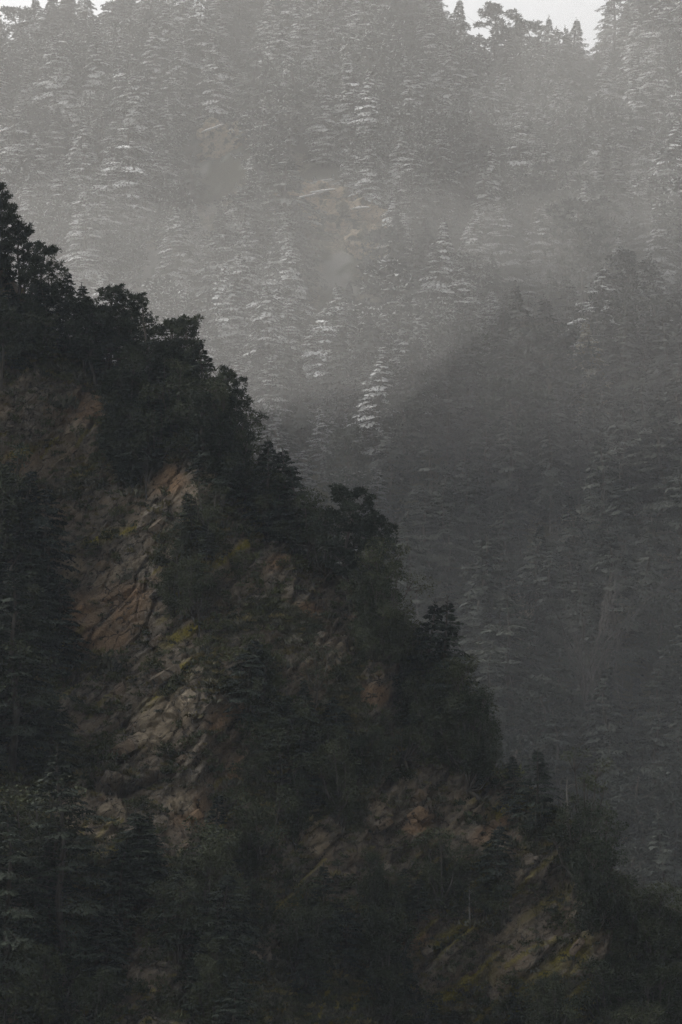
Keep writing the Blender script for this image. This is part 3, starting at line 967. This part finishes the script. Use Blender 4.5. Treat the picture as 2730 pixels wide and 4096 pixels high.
def scatter(name, coll, P, rot, scl, idx_, kind_label, color=None):
    me = bpy.data.meshes.new(name)
    me.vertices.add(len(P)); me.vertices.foreach_set('co', np.asarray(P, float).ravel())
    for nm, ty, a in (('rot', 'FLOAT_VECTOR', rot), ('scl', 'FLOAT_VECTOR', scl)):
        at = me.attributes.new(nm, ty, 'POINT'); at.data.foreach_set('vector', np.asarray(a, np.float32).ravel())
    at = me.attributes.new('pick', 'INT', 'POINT'); at.data.foreach_set('value', np.asarray(idx_, np.int32))
    o = link(name, me)
    ng = bpy.data.node_groups.new(name, 'GeometryNodeTree')
    ng.interface.new_socket('Geometry', in_out='INPUT', socket_type='NodeSocketGeometry')
    ng.interface.new_socket('Geometry', in_out='OUTPUT', socket_type='NodeSocketGeometry')
    n = ng.nodes; l = ng.links
    gi = n.new('NodeGroupInput'); go = n.new('NodeGroupOutput')
    ci = n.new('GeometryNodeCollectionInfo'); ci.inputs['Collection'].default_value = coll
    ci.inputs['Separate Children'].default_value = True; ci.inputs['Reset Children'].default_value = True
    ip = n.new('GeometryNodeInstanceOnPoints')
    ip.inputs['Pick Instance'].default_value = True

    def at_(nm, ty):
        a = n.new('GeometryNodeInputNamedAttribute'); a.data_type = ty; a.inputs['Name'].default_value = nm
        return a.outputs['Attribute']
    l.new(gi.outputs[0], ip.inputs['Points']); l.new(ci.outputs[0], ip.inputs['Instance'])
    l.new(at_('pick', 'INT'), ip.inputs['Instance Index'])
    l.new(at_('rot', 'FLOAT_VECTOR'), ip.inputs['Rotation']); l.new(at_('scl', 'FLOAT_VECTOR'), ip.inputs['Scale'])
    l.new(ip.outputs[0], go.inputs[0])
    md = o.modifiers.new('scatter', 'NODES'); md.node_group = ng
    tag(o, kind_label, None, None, 'stuff')
    if color: o.color = color
    return o


for sub, amount, words in ((rest[frost[rest] < 0.3], 0.10, 'dark cedar forest filling the dim lower hillside'), (rest[frost[rest] >= 0.3], 0.70, 'frosted cedar forest filling the misty hillside')):
    sc_ = hs_[sub] / 26
    ra = np.zeros((len(sub), 3)); ra[:, 2] = rotz[sub]
    scatter('cedar_forest', protoc, TP[sub] - np.array([0, 0, 0.6]), ra, np.stack([sc_ * 1.2, sc_ * 1.2, sc_], 1), var[sub], words, (amount, amount, amount, 1))

# ------------------------------------------------------------------ far outcrop with snowy ledges, pale boulder
def crag(seed, sx, sy, sz, attrs, n=90):
    g = np.random.default_rng(seed)
    th = np.linspace(0, 2 * np.pi, n); ph_ = np.linspace(0.02, np.pi - 0.02, n)
    T, Ph = np.meshgrid(th, ph_)
    D = np.stack([np.cos(T) * np.sin(Ph), np.sin(T) * np.sin(Ph), np.cos(Ph)], -1).reshape(-1, 3)
    Pq = np.sign(D) * np.abs(D) ** 0.72 * np.array([sx, sy, sz])
    off = g.uniform(0, 500, 3)
    qq = (Pq + off) @ np.array([-0.45, -0.2, 0.87]) + 0.8 * noise3(Pq + off, 3.0, seed)
    st = _hash(np.floor(qq / 1.3), np.floor(qq * 0), np.floor((Pq[:, 0] + off[0]) / 3), seed)
    Pq = Pq * (1 + 0.16 * fbm(Pq + off, 4.0, 3, seed))[:, None] + D * (2.4 * (st - 0.5))[:, None]
    Pq[n - 1::n] = Pq[0::n]
    nz = D[:, 2]
    at = {'rock': 0.25 + 0.75 * smooth(-0.25, 0.15, fbm(Pq + off, 3.0, 4, seed + 9)), 'rust': np.clip(0.4 * st * attrs[0], 0, 1), 'tan': attrs[1] * (0.4 + 0.6 * st), 'moss': 0 * nz,
          'snow': smooth(0.62, 0.85, nz + 0.25 * noise3(Pq + off, 2.0, seed + 3)) * attrs[2]}
    return grid_mesh('rock', Pq, n, n, M_FAR, at)


M_SNOW = bpy.data.materials.new('settled snow')
t_, n_, l_, b_ = nodes_of(M_SNOW)
b_.inputs['Base Color'].default_value = (0.82, 0.82, 0.82, 1); b_.inputs['Roughness'].default_value = 0.7


def snow_ledge(parent, c, L, d, tilt, seed):
    """a lens of snow lying along a ledge"""
    g = np.random.default_rng(seed)
    n, k = 14, 6
    xs_ = np.linspace(-1, 1, n)
    V = []
    for i, x in enumerate(xs_):
        w = (1 - x * x) ** 0.5 * (0.8 + 0.4 * g.random()) + 0.03
        for j in range(k):
            a = 2 * np.pi * j / k
            V.append((x * L, math.cos(a) * d * w, 0.30 * d * w * math.sin(a) + x * L * tilt + g.normal(0, 0.05)))
    F = [(i * k + j, i * k + (j + 1) % k, (i + 1) * k + (j + 1) % k, (i + 1) * k + j) for i in range(n - 1) for j in range(k)]
    me = bpy.data.meshes.new('snow_ledge'); me.from_pydata(V, [], F); me.materials.append(M_SNOW)
    o = link('snow_ledge', me, parent); o.location = c
    return o


crags = [(290, 198, 7, 5, 5, (0.4, 0.5), 'brown rock outcrop with thick snow along its upper ledges', [(7, -6, 1.5, 4.4, 0.18), (12, 2, 3.5, 4.6, 0.16), (2, 5, -0.5, 3.2, 0.15)]),
         (312, 215, 13, 6, 8, (0.8, 0.6), 'wide brown rock outcrop below the snowy ledges', [(-2, 0, 4.0, 6.4, 0.22), (-9, 0, 1.2, 4.0, 0.3), (4, 0, 6.0, 5.0, 0.12), (-11, 0, -2, 3.4, 0.3)]),
         (352, 228, 11, 6, 7, (1.0, 0.9), 'tan rock outcrop right of the snowy ledges', [(3, 0, 4.4, 3.6, 0.1)]),
         (378, 254, 9, 5, 7, (1.0, 1.0), 'tan rock outcrop with a slanting snow ledge at its foot', [(4, 0, -1.0, 5.2, 0.45), (6, 0, 2.0, 3.6, 0.3)]),
         (222, 148, 7, 5, 7.5, (0.7, 0.9), 'pale tan crag alone among trees left of the snowy ledges', [(-4.2, 0, 4.8, 4.6, 0.38)])]
for i, (u, v, sx, sy, sz, at, lb, led) in enumerate(crags):
    p = far_point(u, v)
    root = link('rock_outcrop', None)
    root.location = p
    tag(root, lb, 'rock outcrop', 'rock outcrops on the misty hillside')
    o = link('rock', crag(300 + i, sx * 1.35, sy, sz * 1.3, (at[0] * 2.5, at[1], 0.0)), root)
    o.location = (0, 1.2, 1.0)
    for j, (lx, _, lz, L, tl) in enumerate(led):
        snow_ledge(root, (lx, 0.2 - sy * 0.95, lz + 2), L, 1.25, tl, 40 * i + j)

# ------------------------------------------------------------------ near trees
NEAR_C = [proto(cedar(500 + i, 15, r, 74, 110, 0.40, power=p, flat=f, lo=lo, wood_sides=3), M_CEDAR) for i, (r, p, f, lo) in enumerate(
    [(4.0, 0.75, 0.0, 0.10), (3.3, 0.85, 0.0, 0.08), (4.4, 0.6, 0.3, 0.15), (3.7, 0.7, 0.2, 0.12)])]
NEAR_SPARSE = [proto(cedar(540 + i, 15, 3.0, 38, 46, 0.34, power=0.45, lo=0.12, sparse=0.75, lean=0.05, droop=0.36), M_CEDAR) for i in range(2)]
NEAR_BIG = [proto(cedar(560 + i, 24, 6.2, 92, 150, 0.46, power=0.6, flat=0.25, lo=0.10), M_CEDAR) for i in range(2)]
NEAR_P = [proto(pine(600 + i, 14, r, nb, 13, lo=lo), M_PINE) for i, (r, nb, lo) in enumerate([(3.4, 34, 0.30), (3.0, 30, 0.35), (3.9, 36, 0.38), (3.2, 38, 0.22)])]
NEAR_O = [proto(oak(700 + i, 11, r, 9, 6, 84, size=0.24, lo=lo, squash=q), M_OAK) for i, (r, lo, q) in enumerate([(3.4, 0.22, 0.8), (3.0, 0.16, 0.9), (3.9, 0.3, 0.7), (2.8, 0.12, 1.1)])]
NEAR_DENSE = [proto(oak(760 + i, 17, 3.6, 15, 8, 110, lo=0.08, squash=1.2, spread=0.75, size=0.30), M_OAK) for i in range(2)]
NEAR_COL = [proto(oak(775 + i, 20, 3.3, 20, 8, 110, lo=0.06, squash=1.2, spread=0.8, size=0.30, cone=0.93), M_OAK) for i in range(2)]
NEAR_OPEN = [proto(oak(790 + i, 13, 3.2, 8, 4, 46, lo=0.3, squash=0.6), M_OAK) for i in range(2)]
NEAR_SH = [proto(shrub(800 + i, 1.25, 70), M_SHRUB, names=('stem', 'foliage')) for i in range(4)]
M_GREYBARK = mat_bark('grey bark', (0.05, 0.047, 0.043), (0.11, 0.104, 0.095))
BARE = [proto(bare(830 + i, 14), M_GREYBARK, M_GREYBARK, ('trunk', 'branches')) for i in range(3)]
TALL = [proto(bare(850 + i, 22, depth=3, spread=0.24, base=0.010, first=0.82), M_GREYBARK, M_GREYBARK, ('trunk', 'branches')) for i in range(2)]
SNAG = [proto(snag(860 + i, 12), M_PALE, M_PALE, ('trunk', 'branches')) for i in range(2)]
HGT = {'cedar': 15, 'sparse': 15, 'big': 24, 'pine': 14, 'oak': 11, 'dense': 17, 'column': 20, 'open': 13, 'shrub': 1.7, 'bare': 14, 'tall': 24, 'snag': 12}
KIND = {'cedar': (NEAR_C, 'cedar_tree', 'cedar tree'), 'sparse': (NEAR_SPARSE, 'sparse_cedar', 'cedar tree'), 'big': (NEAR_BIG, 'cedar_tree', 'cedar tree'),
        'pine': (NEAR_P, 'pine_tree', 'pine tree'), 'oak': (NEAR_O, 'oak_tree', 'oak tree'), 'dense': (NEAR_DENSE, 'oak_tree', 'oak tree'),
        'column': (NEAR_COL, 'oak_tree', 'oak tree'), 'open': (NEAR_OPEN, 'oak_tree', 'oak tree'), 'shrub': (NEAR_SH, 'shrub', 'shrub'), 'tall': (TALL, 'bare_tree', 'bare tree'), 'bare': (BARE, 'bare_tree', 'bare tree'), 'snag': (SNAG, 'dead_tree', 'dead tree')}


def plant(kind, loc, height, label, group, wide=1.0, rz=None):
    lst, nm, cat = KIND[kind]
    a, b, names = lst[int(rng.integers(len(lst)))]
    root = link(nm, None)
    root.location = loc
    s = height / HGT[kind]
    root.scale = (s * wide, s * wide, s)
    root.rotation_euler = (rng.normal(0, 0.03), rng.normal(0, 0.03), rng.uniform(0, 6.283) if rz is None else rz)
    tag(root, label, cat, group)
    link(names[0], a, root); link(names[1], b, root)
    return root


def near_plant(kind, u, vtop, hpx, label, group='trees on the rocky spur', wide=1.0):
    p, k = surf_at(u, vtop + hpx)
    h = hpx * sdp[k] / FPX
    return plant(kind, p - np.array([0, -0.2, 0.35]), h + 0.35, label, group, wide)


SKY = [('pine', -2, 185, 108, 'black clumpy pine cut by the left edge at the top of the dark ridge'),
       ('pine', 17, 222, 92, 'black pine just right of the topmost ridge pine'),
       ('pine', 40, 243, 92, 'black pine with a jutting limb over the bright mist'),
       ('open', 53, 258, 62, 'thin see-through tree leaning out from the jutting pine'),
       ('cedar', 67, 267, 84, 'small dense cedar with a pointed top on the dark ridge'),
       ('pine', 57, 285, 70, 'low pine below the small pointed cedar'),
       ('cedar', 88, 279, 92, 'broad dark cedar right of the pointed one'),
       ('pine', 110, 286, 88, 'small tufted pine right of the broad dark cedar'),
       ('pine', 129, 294, 84, 'pine with two upright tufted tips on the ridge'),
       ('sparse', 152, 298, 104, 'sparse open-branched cedar with a nodding top on the ridge'),
       ('sparse', 164, 318, 84, 'smaller sparse cedar just right of the nodding one'),
       ('pine', 172, 313, 94, 'tufted pine right of the two sparse cedars'),
       ('pine', 188, 312, 98, 'twin-topped pine where the ridge turns down'),
       ('cedar', 205, 334, 104, 'flat-branched cedar right of the twin-topped pine'),
       ('pine', 221, 366, 92, 'pine on the steep edge under the flat-branched cedar'),
       ('dense', 214, 380, 96, 'dense dark tree filling the steep edge'),
       ('pine', 234, 397, 88, 'pine bulging out over the grey mist'),
       ('oak', 226, 432, 66, 'dark oak below the bulging pine'),
       ('oak', 244, 446, 66, 'small oak in the notch of the silhouette'),
       ('cedar', 268, 432, 112, 'ragged cedar right of the notch'),
       ('cedar', 285, 444, 106, 'slanting cedar with drooping branches over the mist'),
       ('cedar', 299, 464, 96, 'lower cedar under the slanting one'),
       ('oak', 306, 490, 80, 'oak with fine twigs on the mid ridge'),
       ('oak', 322, 503, 86, 'oak left of the big open pine'),
       ('pine', 347, 486, 128, 'big open-crowned pine with bare trunk showing on the mid ridge'),
       ('pine', 366, 512, 104, 'leaning pine right of the big open pine'),
       ('oak', 384, 540, 96, 'oak below the leaning pine'),
       ('oak', 390, 588, 66, 'dense oak at the bend below the leaning pine'),
       ('oak', 402, 640, 52, 'oak left of the tall dark pointed tree'),
       ('cedar', 430, 596, 150, 'tall dark pointed tree left of its twin'),
       ('cedar', 446, 594, 150, 'tall dark pointed tree right of its twin'),
       ('dense', 459, 656, 112, 'dense tree stepping down from the twin pointed trees'),
       ('dense', 479, 686, 112, 'dense rounded tree over the right cliff'),
       ('oak', 470, 700, 92, 'oak behind the rounded tree over the cliff'),
       ('oak', 490, 716, 60, 'small oak at the cliff edge'),
       ('cedar', 515, 752, 72, 'cedar with level branches above the mossy slabs'),
       ('cedar', 536, 747, 92, 'flat-sprayed cedar leaning over the mist'),
       ('open', 590, 747, 112, 'twisted open tree with scattered tufts against the mist'),
       ('snag', 566, 776, 88, 'pale dead trunk with curled limbs among dark trees'),
       ('oak', 574, 800, 96, 'oak around the foot of the dead trunk'),
       ('oak', 602, 806, 96, 'oak right of the dead trunk'),
       ('dense', 594, 835, 110, 'dense dark oak below the dead trunk'),
       ('oak', 626, 872, 90, 'oak on the lower right slope'),
       ('oak', 652, 884, 96, 'oak further down the lower right slope'),
       ('oak', 678, 884, 110, 'oak at the right edge of the picture')]
for kd, u, vt_, hp, lb in SKY:
    near_plant(kd, u, vt_, hp, lb, wide=1.05 if kd in ('oak', 'dense', 'pine') else 1.0)

FACE = [('big', 62, 742, 232, 'large layered cedar in front of the pale rock lumps at lower left'),
        ('big', 14, 560, 215, 'large dark cedar at the left edge below the grey rock'),
        ('big', 6, 800, 215, 'large dark cedar at the bottom left corner'),
        ('cedar', 40, 480, 130, 'dark cedar on the left below the brown cliff'),
        ('cedar', 218, 790, 110, 'dark cedar with straight trunk below the bedded rock'),
        ('bare', 198, 585, 60, 'slim pale leafless tree above the yellow moss'),
        ('bare', 146, 440, 62, 'pale leafless trunk in the shade of the upper trees'),
        ('bare', 90, 305, 74, 'pale forked trunk standing among black crowns near the ridge'),
        ('open', 315, 640, 70, 'open oak over the brown rock at centre'),
        ('snag', 470, 885, 60, 'small pale dead tree between the mossy bands')]
for kd, u, vt_, hp, lb in FACE:
    near_plant(kd, u, vt_, hp, lb)

# trees filling the wooded parts of the face
ZONES = [('the black wood under the ridge', 0, 240, 345, 520, 52, ('pine', 'cedar', 'pine', 'cedar', 'oak'), (58, 92)),
         ('the left edge of the spur', -15, 62, 500, 800, 18, ('cedar', 'cedar', 'oak'), (80, 130)),
         ('the middle of the spur below the notch', 165, 330, 490, 640, 22, ('oak', 'cedar', 'oak', 'open'), (44, 84)),
         ('the dark wood under the twin pointed trees', 372, 505, 650, 790, 30, ('dense', 'oak', 'oak'), (52, 96)),
         ('the dark gully right of the bedded rock', 240, 385, 700, 1000, 36, ('oak', 'cedar', 'dense', 'oak'), (56, 100)),
         ('the bottom left of the spur', -15, 245, 880, 1085, 40, ('cedar', 'oak', 'cedar', 'dense'), (70, 130)),
         ('the hollow between the mossy bands', 380, 520, 850, 1085, 26, ('oak', 'oak', 'cedar'), (40, 84)),
         ('the lower right slope', 540, 700, 880, 1090, 40, ('oak', 'oak', 'dense'), (50, 92))]
KEEP = [r for r in ROCK[:16]] + [ROCK[26], ROCK[20]]
MARKS = [('the rust-coloured rock face', 110, 612), ('the pale tan slab', 162, 718), ('the bedded brown rock', 210, 760), ('the pale rock lumps', 76, 815), ('the upper left cliff', 50, 425),
         ('the yellow moss stripes', 188, 640), ('the brown rock at centre', 310, 605), ('the orange-streaked rock', 380, 702), ('the cracked grey slabs', 410, 805), ('the orange mossy slope', 490, 815),
         ('the lower mossy slabs', 560, 905), ('the lower moss band', 455, 940), ('the twin pointed trees', 438, 660), ('the twin-topped pine', 188, 355), ('the nodding cedar', 152, 345),
         ('the big open pine', 347, 550), ('the pale dead trunk', 566, 820), ('the grey overhanging rock', 105, 555), ('the tan boulder', 320, 843)]


def beside(u, v):
    nm, mu, mv = min(MARKS, key=lambda m: (m[1] - u) ** 2 + (m[2] - v) ** 2)
    du, dv = u - mu, v - mv
    far_ = math.hypot(du, dv)
    hor = 'right' if du > 0 else 'left'; ver = 'below' if dv > 0 else 'above'
    w = f'{ver} and {hor} of' if 0.45 < abs(du) / (abs(dv) + 1) < 2.2 else f'{hor} of' if abs(du) > abs(dv) else ver
    return ('close ' if far_ < 45 else 'well ' if far_ > 95 else 'a little ') + w + ' ' + nm


LOOK = {'pine': 'tufted black pine', 'cedar': 'dark layered cedar', 'oak': 'dark rounded oak', 'dense': 'dense upright oak', 'open': 'thin open oak'}
for zn, ua, ub, va, vb, cnt, kinds, (ha, hb) in ZONES:
    made = 0; tries = 0
    while made < cnt and tries < cnt * 14:
        tries += 1
        u, v = rng.uniform(ua, ub), rng.uniform(va, vb)
        cv_ = np.interp(u, _cu, _cv)
        if v < cv_ + 8:
            continue
        hp = min(rng.uniform(ha, hb), v - cv_ + 34)
        if any(((u - c[0]) / (c[2] * 0.95 + 9)) ** 2 + ((v - hp * 0.45 - c[1]) / (c[3] * 0.95 + hp * 0.45)) ** 2 < 1 for c in KEEP):
            continue
        kd = kinds[int(rng.integers(len(kinds)))]
        szw = 'tall' if hp > ha + 0.66 * (hb - ha) else 'low' if hp < ha + 0.33 * (hb - ha) else 'middling'
        near_plant(kd, u, v - hp, hp, f'{szw} {LOOK[kd]} {beside(u, v - hp * 0.5)}', 'trees on the rocky spur', wide=rng.uniform(0.95, 1.3))
        made += 1

# the wood goes on over the shoulder of the spur just outside the picture
for u in np.linspace(-88, -14, 13):
    v = float(np.interp(u, _cu, _cv)) + rng.uniform(14, 60)
    near_plant(('pine', 'cedar')[int(rng.integers(2))], float(u), v - 85, 85, 'dark conifer on the shoulder beyond the left edge', 'trees on the rocky spur')

# shrubs rooted on the ledges
HALF = [('upper left cliff', 0, 230, 330, 540), ('rust-coloured rock', 30, 260, 540, 690), ('bedded tan rock', 40, 280, 690, 900), ('central gully', 230, 420, 520, 1000), ('mossy slabs', 380, 682, 720, 1020), ('bottom left slope', 0, 260, 880, 1024)]
for i in range(250):
    zn, ua, ub, va, vb = HALF[i % 6]
    for _ in range(20):
        u, v = rng.uniform(ua, ub), rng.uniform(va, vb)
        if v > np.interp(u, _cu, _cv) + 6 and not any(((u - c[0]) / (c[2] + 5)) ** 2 + ((v - 6 - c[1]) / (c[3] + 6)) ** 2 < 1 for c in RUST + TAN):
            break
    p, k = surf_at(u, v)
    h = float(rng.uniform(0.9, 3.0))
    plant('shrub', p - np.array([0, -0.1, 0.15]), h, f"{'large' if h > 2.2 else 'small' if h < 1.4 else 'mid-sized'} bush {beside(u, v)}", 'bushes on the rocky spur', wide=float(rng.uniform(0.9, 1.5)))

# ground cover on the face: tufts of grass, dead bracken and dwarf scrub
def tuft_obj(seed, mat, k=60, r=0.45, h=0.45):
    g = np.random.default_rng(seed)
    s = Soup()
    P = g.normal(0, r * 0.5, (k, 3)); P[:, 2] = g.uniform(0, h * 0.5, k)
    A = g.normal(0, 0.6, (k, 3)); A[:, 2] = np.abs(A[:, 2]) + 0.4
    N = unit(k, g); N[:, 2] = np.abs(N[:, 2])
    sz = g.uniform(0.15, 0.4, k)
    s.tufts(P, A, N, sz, sz * 0.4)
    return bpy.data.objects.new('scrub_source', s.mesh('scrub_source', [mat]))


M_GRASS = mat_foliage('dry grass', (0.075, 0.062, 0.028), (0.17, 0.145, 0.065), frost=False)
M_HEATH = mat_foliage('grey scrub', (0.050, 0.050, 0.034), (0.15, 0.145, 0.105), frost=False)
gc = bpy.data.collections.new('scrub_sources')
for i in range(6):
    gc.objects.link(tuft_obj(900 + i, (M_SHRUB, M_GRASS, M_HEATH, M_SHRUB, M_HEATH, M_OAK)[i]))
cand = np.where((s0 > -6) & (su > -40) & (su < 720) & (sv < 1060))[0]
wgt = np.clip(1.0 - rockm[cand] * 0.72 - tan_a[cand] * 0.6 - rust_a[cand] * 0.5, 0.02, 1)
pk = rng.choice(cand, 11000, replace=False, p=wgt / wgt.sum())
rr = np.zeros((len(pk), 3)); rr[:, 2] = rng.uniform(0, 6.28, len(pk))
ss = rng.lognormal(0.25, 0.4, len(pk))[:, None] * np.ones((1, 3))
scatter('undergrowth', gc, N3[pk] - np.array([0, 0, 0.05]), rr, ss, rng.integers(0, 6, len(pk)), 'low scrub and dry grass covering the rocky spur')

# leafless pale trees deep in the mist on the far lower slope
for u, v, hp, lb in [(571, 775, 190, 'tall pale leafless trunk dim in the mist, right of the spur'), (585, 780, 160, 'pale leafless trunk beside the tallest one in the mist'),
                     (640, 800, 150, 'pale leafless tree near the right edge in the mist'), (612, 790, 120, 'shorter leafless tree in the mist')]:
    p = far_point(u, v)
    plant('tall', p - np.array([0, 0, 0.3]), hp * p[1] / FPX, lb, 'leafless trees in the mist')

# ------------------------------------------------------------------ air
def volume_mat(name, col, dens, aniso=0.0):
    m = bpy.data.materials.new(name)
    m.use_nodes = True
    t = m.node_tree; t.nodes.clear()
    o = t.nodes.new('ShaderNodeOutputMaterial'); p = t.nodes.new('ShaderNodeVolumePrincipled')
    p.inputs['Color'].default_value = (*col, 1)
    p.inputs['Density'].default_value = dens
    p.inputs['Anisotropy'].default_value = aniso
    t.links.new(p.outputs[0], o.inputs['Volume'])
    return m


def box(name, lo_, hi_, m):
    V = [(x, y, z) for x in (lo_[0], hi_[0]) for y in (lo_[1], hi_[1]) for z in (lo_[2], hi_[2])]
    F = [(0, 1, 3, 2), (4, 6, 7, 5), (0, 4, 5, 1), (2, 3, 7, 6), (0, 2, 6, 4), (1, 5, 7, 3)]
    me = bpy.data.meshes.new(name); me.from_pydata(V, [], F); me.materials.append(m)
    return link(name, me)


hz = box('haze', (-940, -800, VALLEY - 16), (940, 2640, 410), volume_mat('thin haze', (0.74, 0.83, 0.95), 0.00005))
tag(hz, 'thin pale haze filling the valley air', None, None, 'stuff')


def mist_bank():
    """a bank of mist in the valley behind the spur: thin against the foot of the slope, bulging forward higher up"""
    nx, nz = 75, 64
    X_, Z_ = np.meshgrid(np.linspace(-340, 340, nx), np.linspace(-58, 396, nz))
    x, z = X_.ravel(), Z_.ravel()
    y = np.interp(z, [-58, 10, 76, 90, 106, 132, 200, 290, 345, 396], [665, 700, 758, 764, 650, 552, 538, 560, 640, 860])
    Pq = np.stack([x, y, z], 1)
    clear_ = 120 * smooth(-70, 115, x) * smooth(60, 130, z) * (1 - smooth(125, 190, z))      # the rib on the right stands clear of the bank
    y = np.maximum(y, np.minimum(y + clear_, 800 + 0.45 * np.maximum(z, 0)))
    y = np.maximum(y + 34 * fbm(Pq, 110.0, 4, 301), 525)
    Pq[:, 1] = y
    back = Pq.copy(); back[:, 1] = 1345
    V = np.concatenate([Pq, back])
    n = nx * nz
    idx = np.arange(n).reshape(nz, nx)
    q = np.stack([idx[:-1, :-1], idx[:-1, 1:], idx[1:, 1:], idx[1:, :-1]], -1).reshape(-1, 4)
    F = q.tolist() + (q[:, ::-1] + n).tolist()
    rim = np.concatenate([idx[0, :], idx[1:, -1], idx[-1, -2::-1], idx[-2:0:-1, 0]])
    nxt = np.roll(rim, -1)
    F += [(int(a), int(a + n), int(b + n), int(b)) for a, b in zip(rim, nxt)]
    me = bpy.data.meshes.new('mist'); me.from_pydata(V.tolist(), [], F)
    bm = bmesh.new(); bm.from_mesh(me); bmesh.ops.recalc_face_normals(bm, faces=bm.faces); bm.to_mesh(me); bm.free()
    me.materials.append(volume_mat('valley mist', (0.96, 0.93, 0.885), 0.00060, 0.0))
    o = link('mist', me)
    tag(o, 'pale bank of mist lying in the valley behind the dark spur', None, None, 'stuff')
    return o


def wisp(c, rad, dens, seed, label):
    """a drifting patch of thicker mist: a lumpy closed ellipsoid"""
    n, k = 40, 26
    T, Ph = np.meshgrid(np.linspace(0, 2 * np.pi, n, endpoint=False), np.linspace(0.06, np.pi - 0.06, k))
    D = np.stack([np.cos(T) * np.sin(Ph), np.sin(T) * np.sin(Ph), np.cos(Ph)], -1).reshape(-1, 3)
    Pq = D * np.array(rad)
    Pq = Pq * (1 + 0.55 * fbm(Pq + seed * 100.0, 38.0, 4, seed))[:, None]
    idx = np.arange(n * k).reshape(k, n)
    nxt = np.roll(idx, -1, 1)
    F = [tuple(int(i) for i in q) for q in np.stack([idx[:-1], idx[1:], nxt[1:], nxt[:-1]], -1).reshape(-1, 4)]
    F += [tuple(int(i) for i in idx[0]), tuple(int(i) for i in idx[-1][::-1])]
    me = bpy.data.meshes.new('mist'); me.from_pydata((Pq + np.array(c)).tolist(), [], F)
    bm = bmesh.new(); bm.from_mesh(me); bmesh.ops.recalc_face_normals(bm, faces=bm.faces); bm.to_mesh(me); bm.free()
    me.materials.append(volume_mat('drifting mist', (0.95, 0.93, 0.895), dens))
    tag(link('mist', me), label, None, None, 'stuff')


mist_bank()
wisp((-48, 740, 132), (85, 95, 30), 0.0011, 1, 'bright patch of mist drifting just above the black treetops')
for sc_w, dn, sd, wd in ((1.45, 0.0022, 2, 'thin outer veil of the mist band behind the dark cedars on the right'), (1.1, 0.0030, 5, 'band of mist behind the dark row of cedars on the right'),
                         (0.8, 0.0032, 8, 'thickest part of the mist band behind the dark cedars on the right')):
    wisp((102, 1006, 197), (64 * sc_w, 26 * min(1.15, sc_w), 22 * sc_w), dn, sd, wd)
wisp((92, 1040, 258), (48, 60, 46), 0.0009, 3, 'mist drifting below the ridge at upper right')

# ------------------------------------------------------------------ labels that would be shared are told apart by their order
from collections import defaultdict
same = defaultdict(list)
for o in S.objects:
    if o.parent is None and 'category' in o:
        lb = o['label']
        for wd in ('mid-height', 'middling', 'spire-shaped', 'open-crowned', 'slender', 'flat-topped', 'snowless', 'a little'):
            if len(lb.split()) > 12:
                lb = lb.replace(wd + ' ', '')
        o['label'] = lb
        same[lb].append(o)
ORD = ['leftmost', 'second', 'third', 'fourth', 'fifth', 'sixth', 'seventh', 'eighth', 'ninth', 'tenth']
CNT = {2: 'two', 3: 'three', 4: 'four', 5: 'five', 6: 'six', 7: 'seven', 8: 'eight', 9: 'nine', 10: 'ten'}
for lb, obs in same.items():
    if len(obs) < 2 or len(obs) > 10:
        continue
    obs.sort(key=lambda q: q.location.x / q.location.y)
    for i, o in enumerate(obs):
        o['label'] = lb + (', left one' if i == 0 else ', right one') if len(obs) == 2 else lb + (', leftmost' if i == 0 else ', rightmost' if i == len(obs) - 1 else f', {ORD[i]} from left')
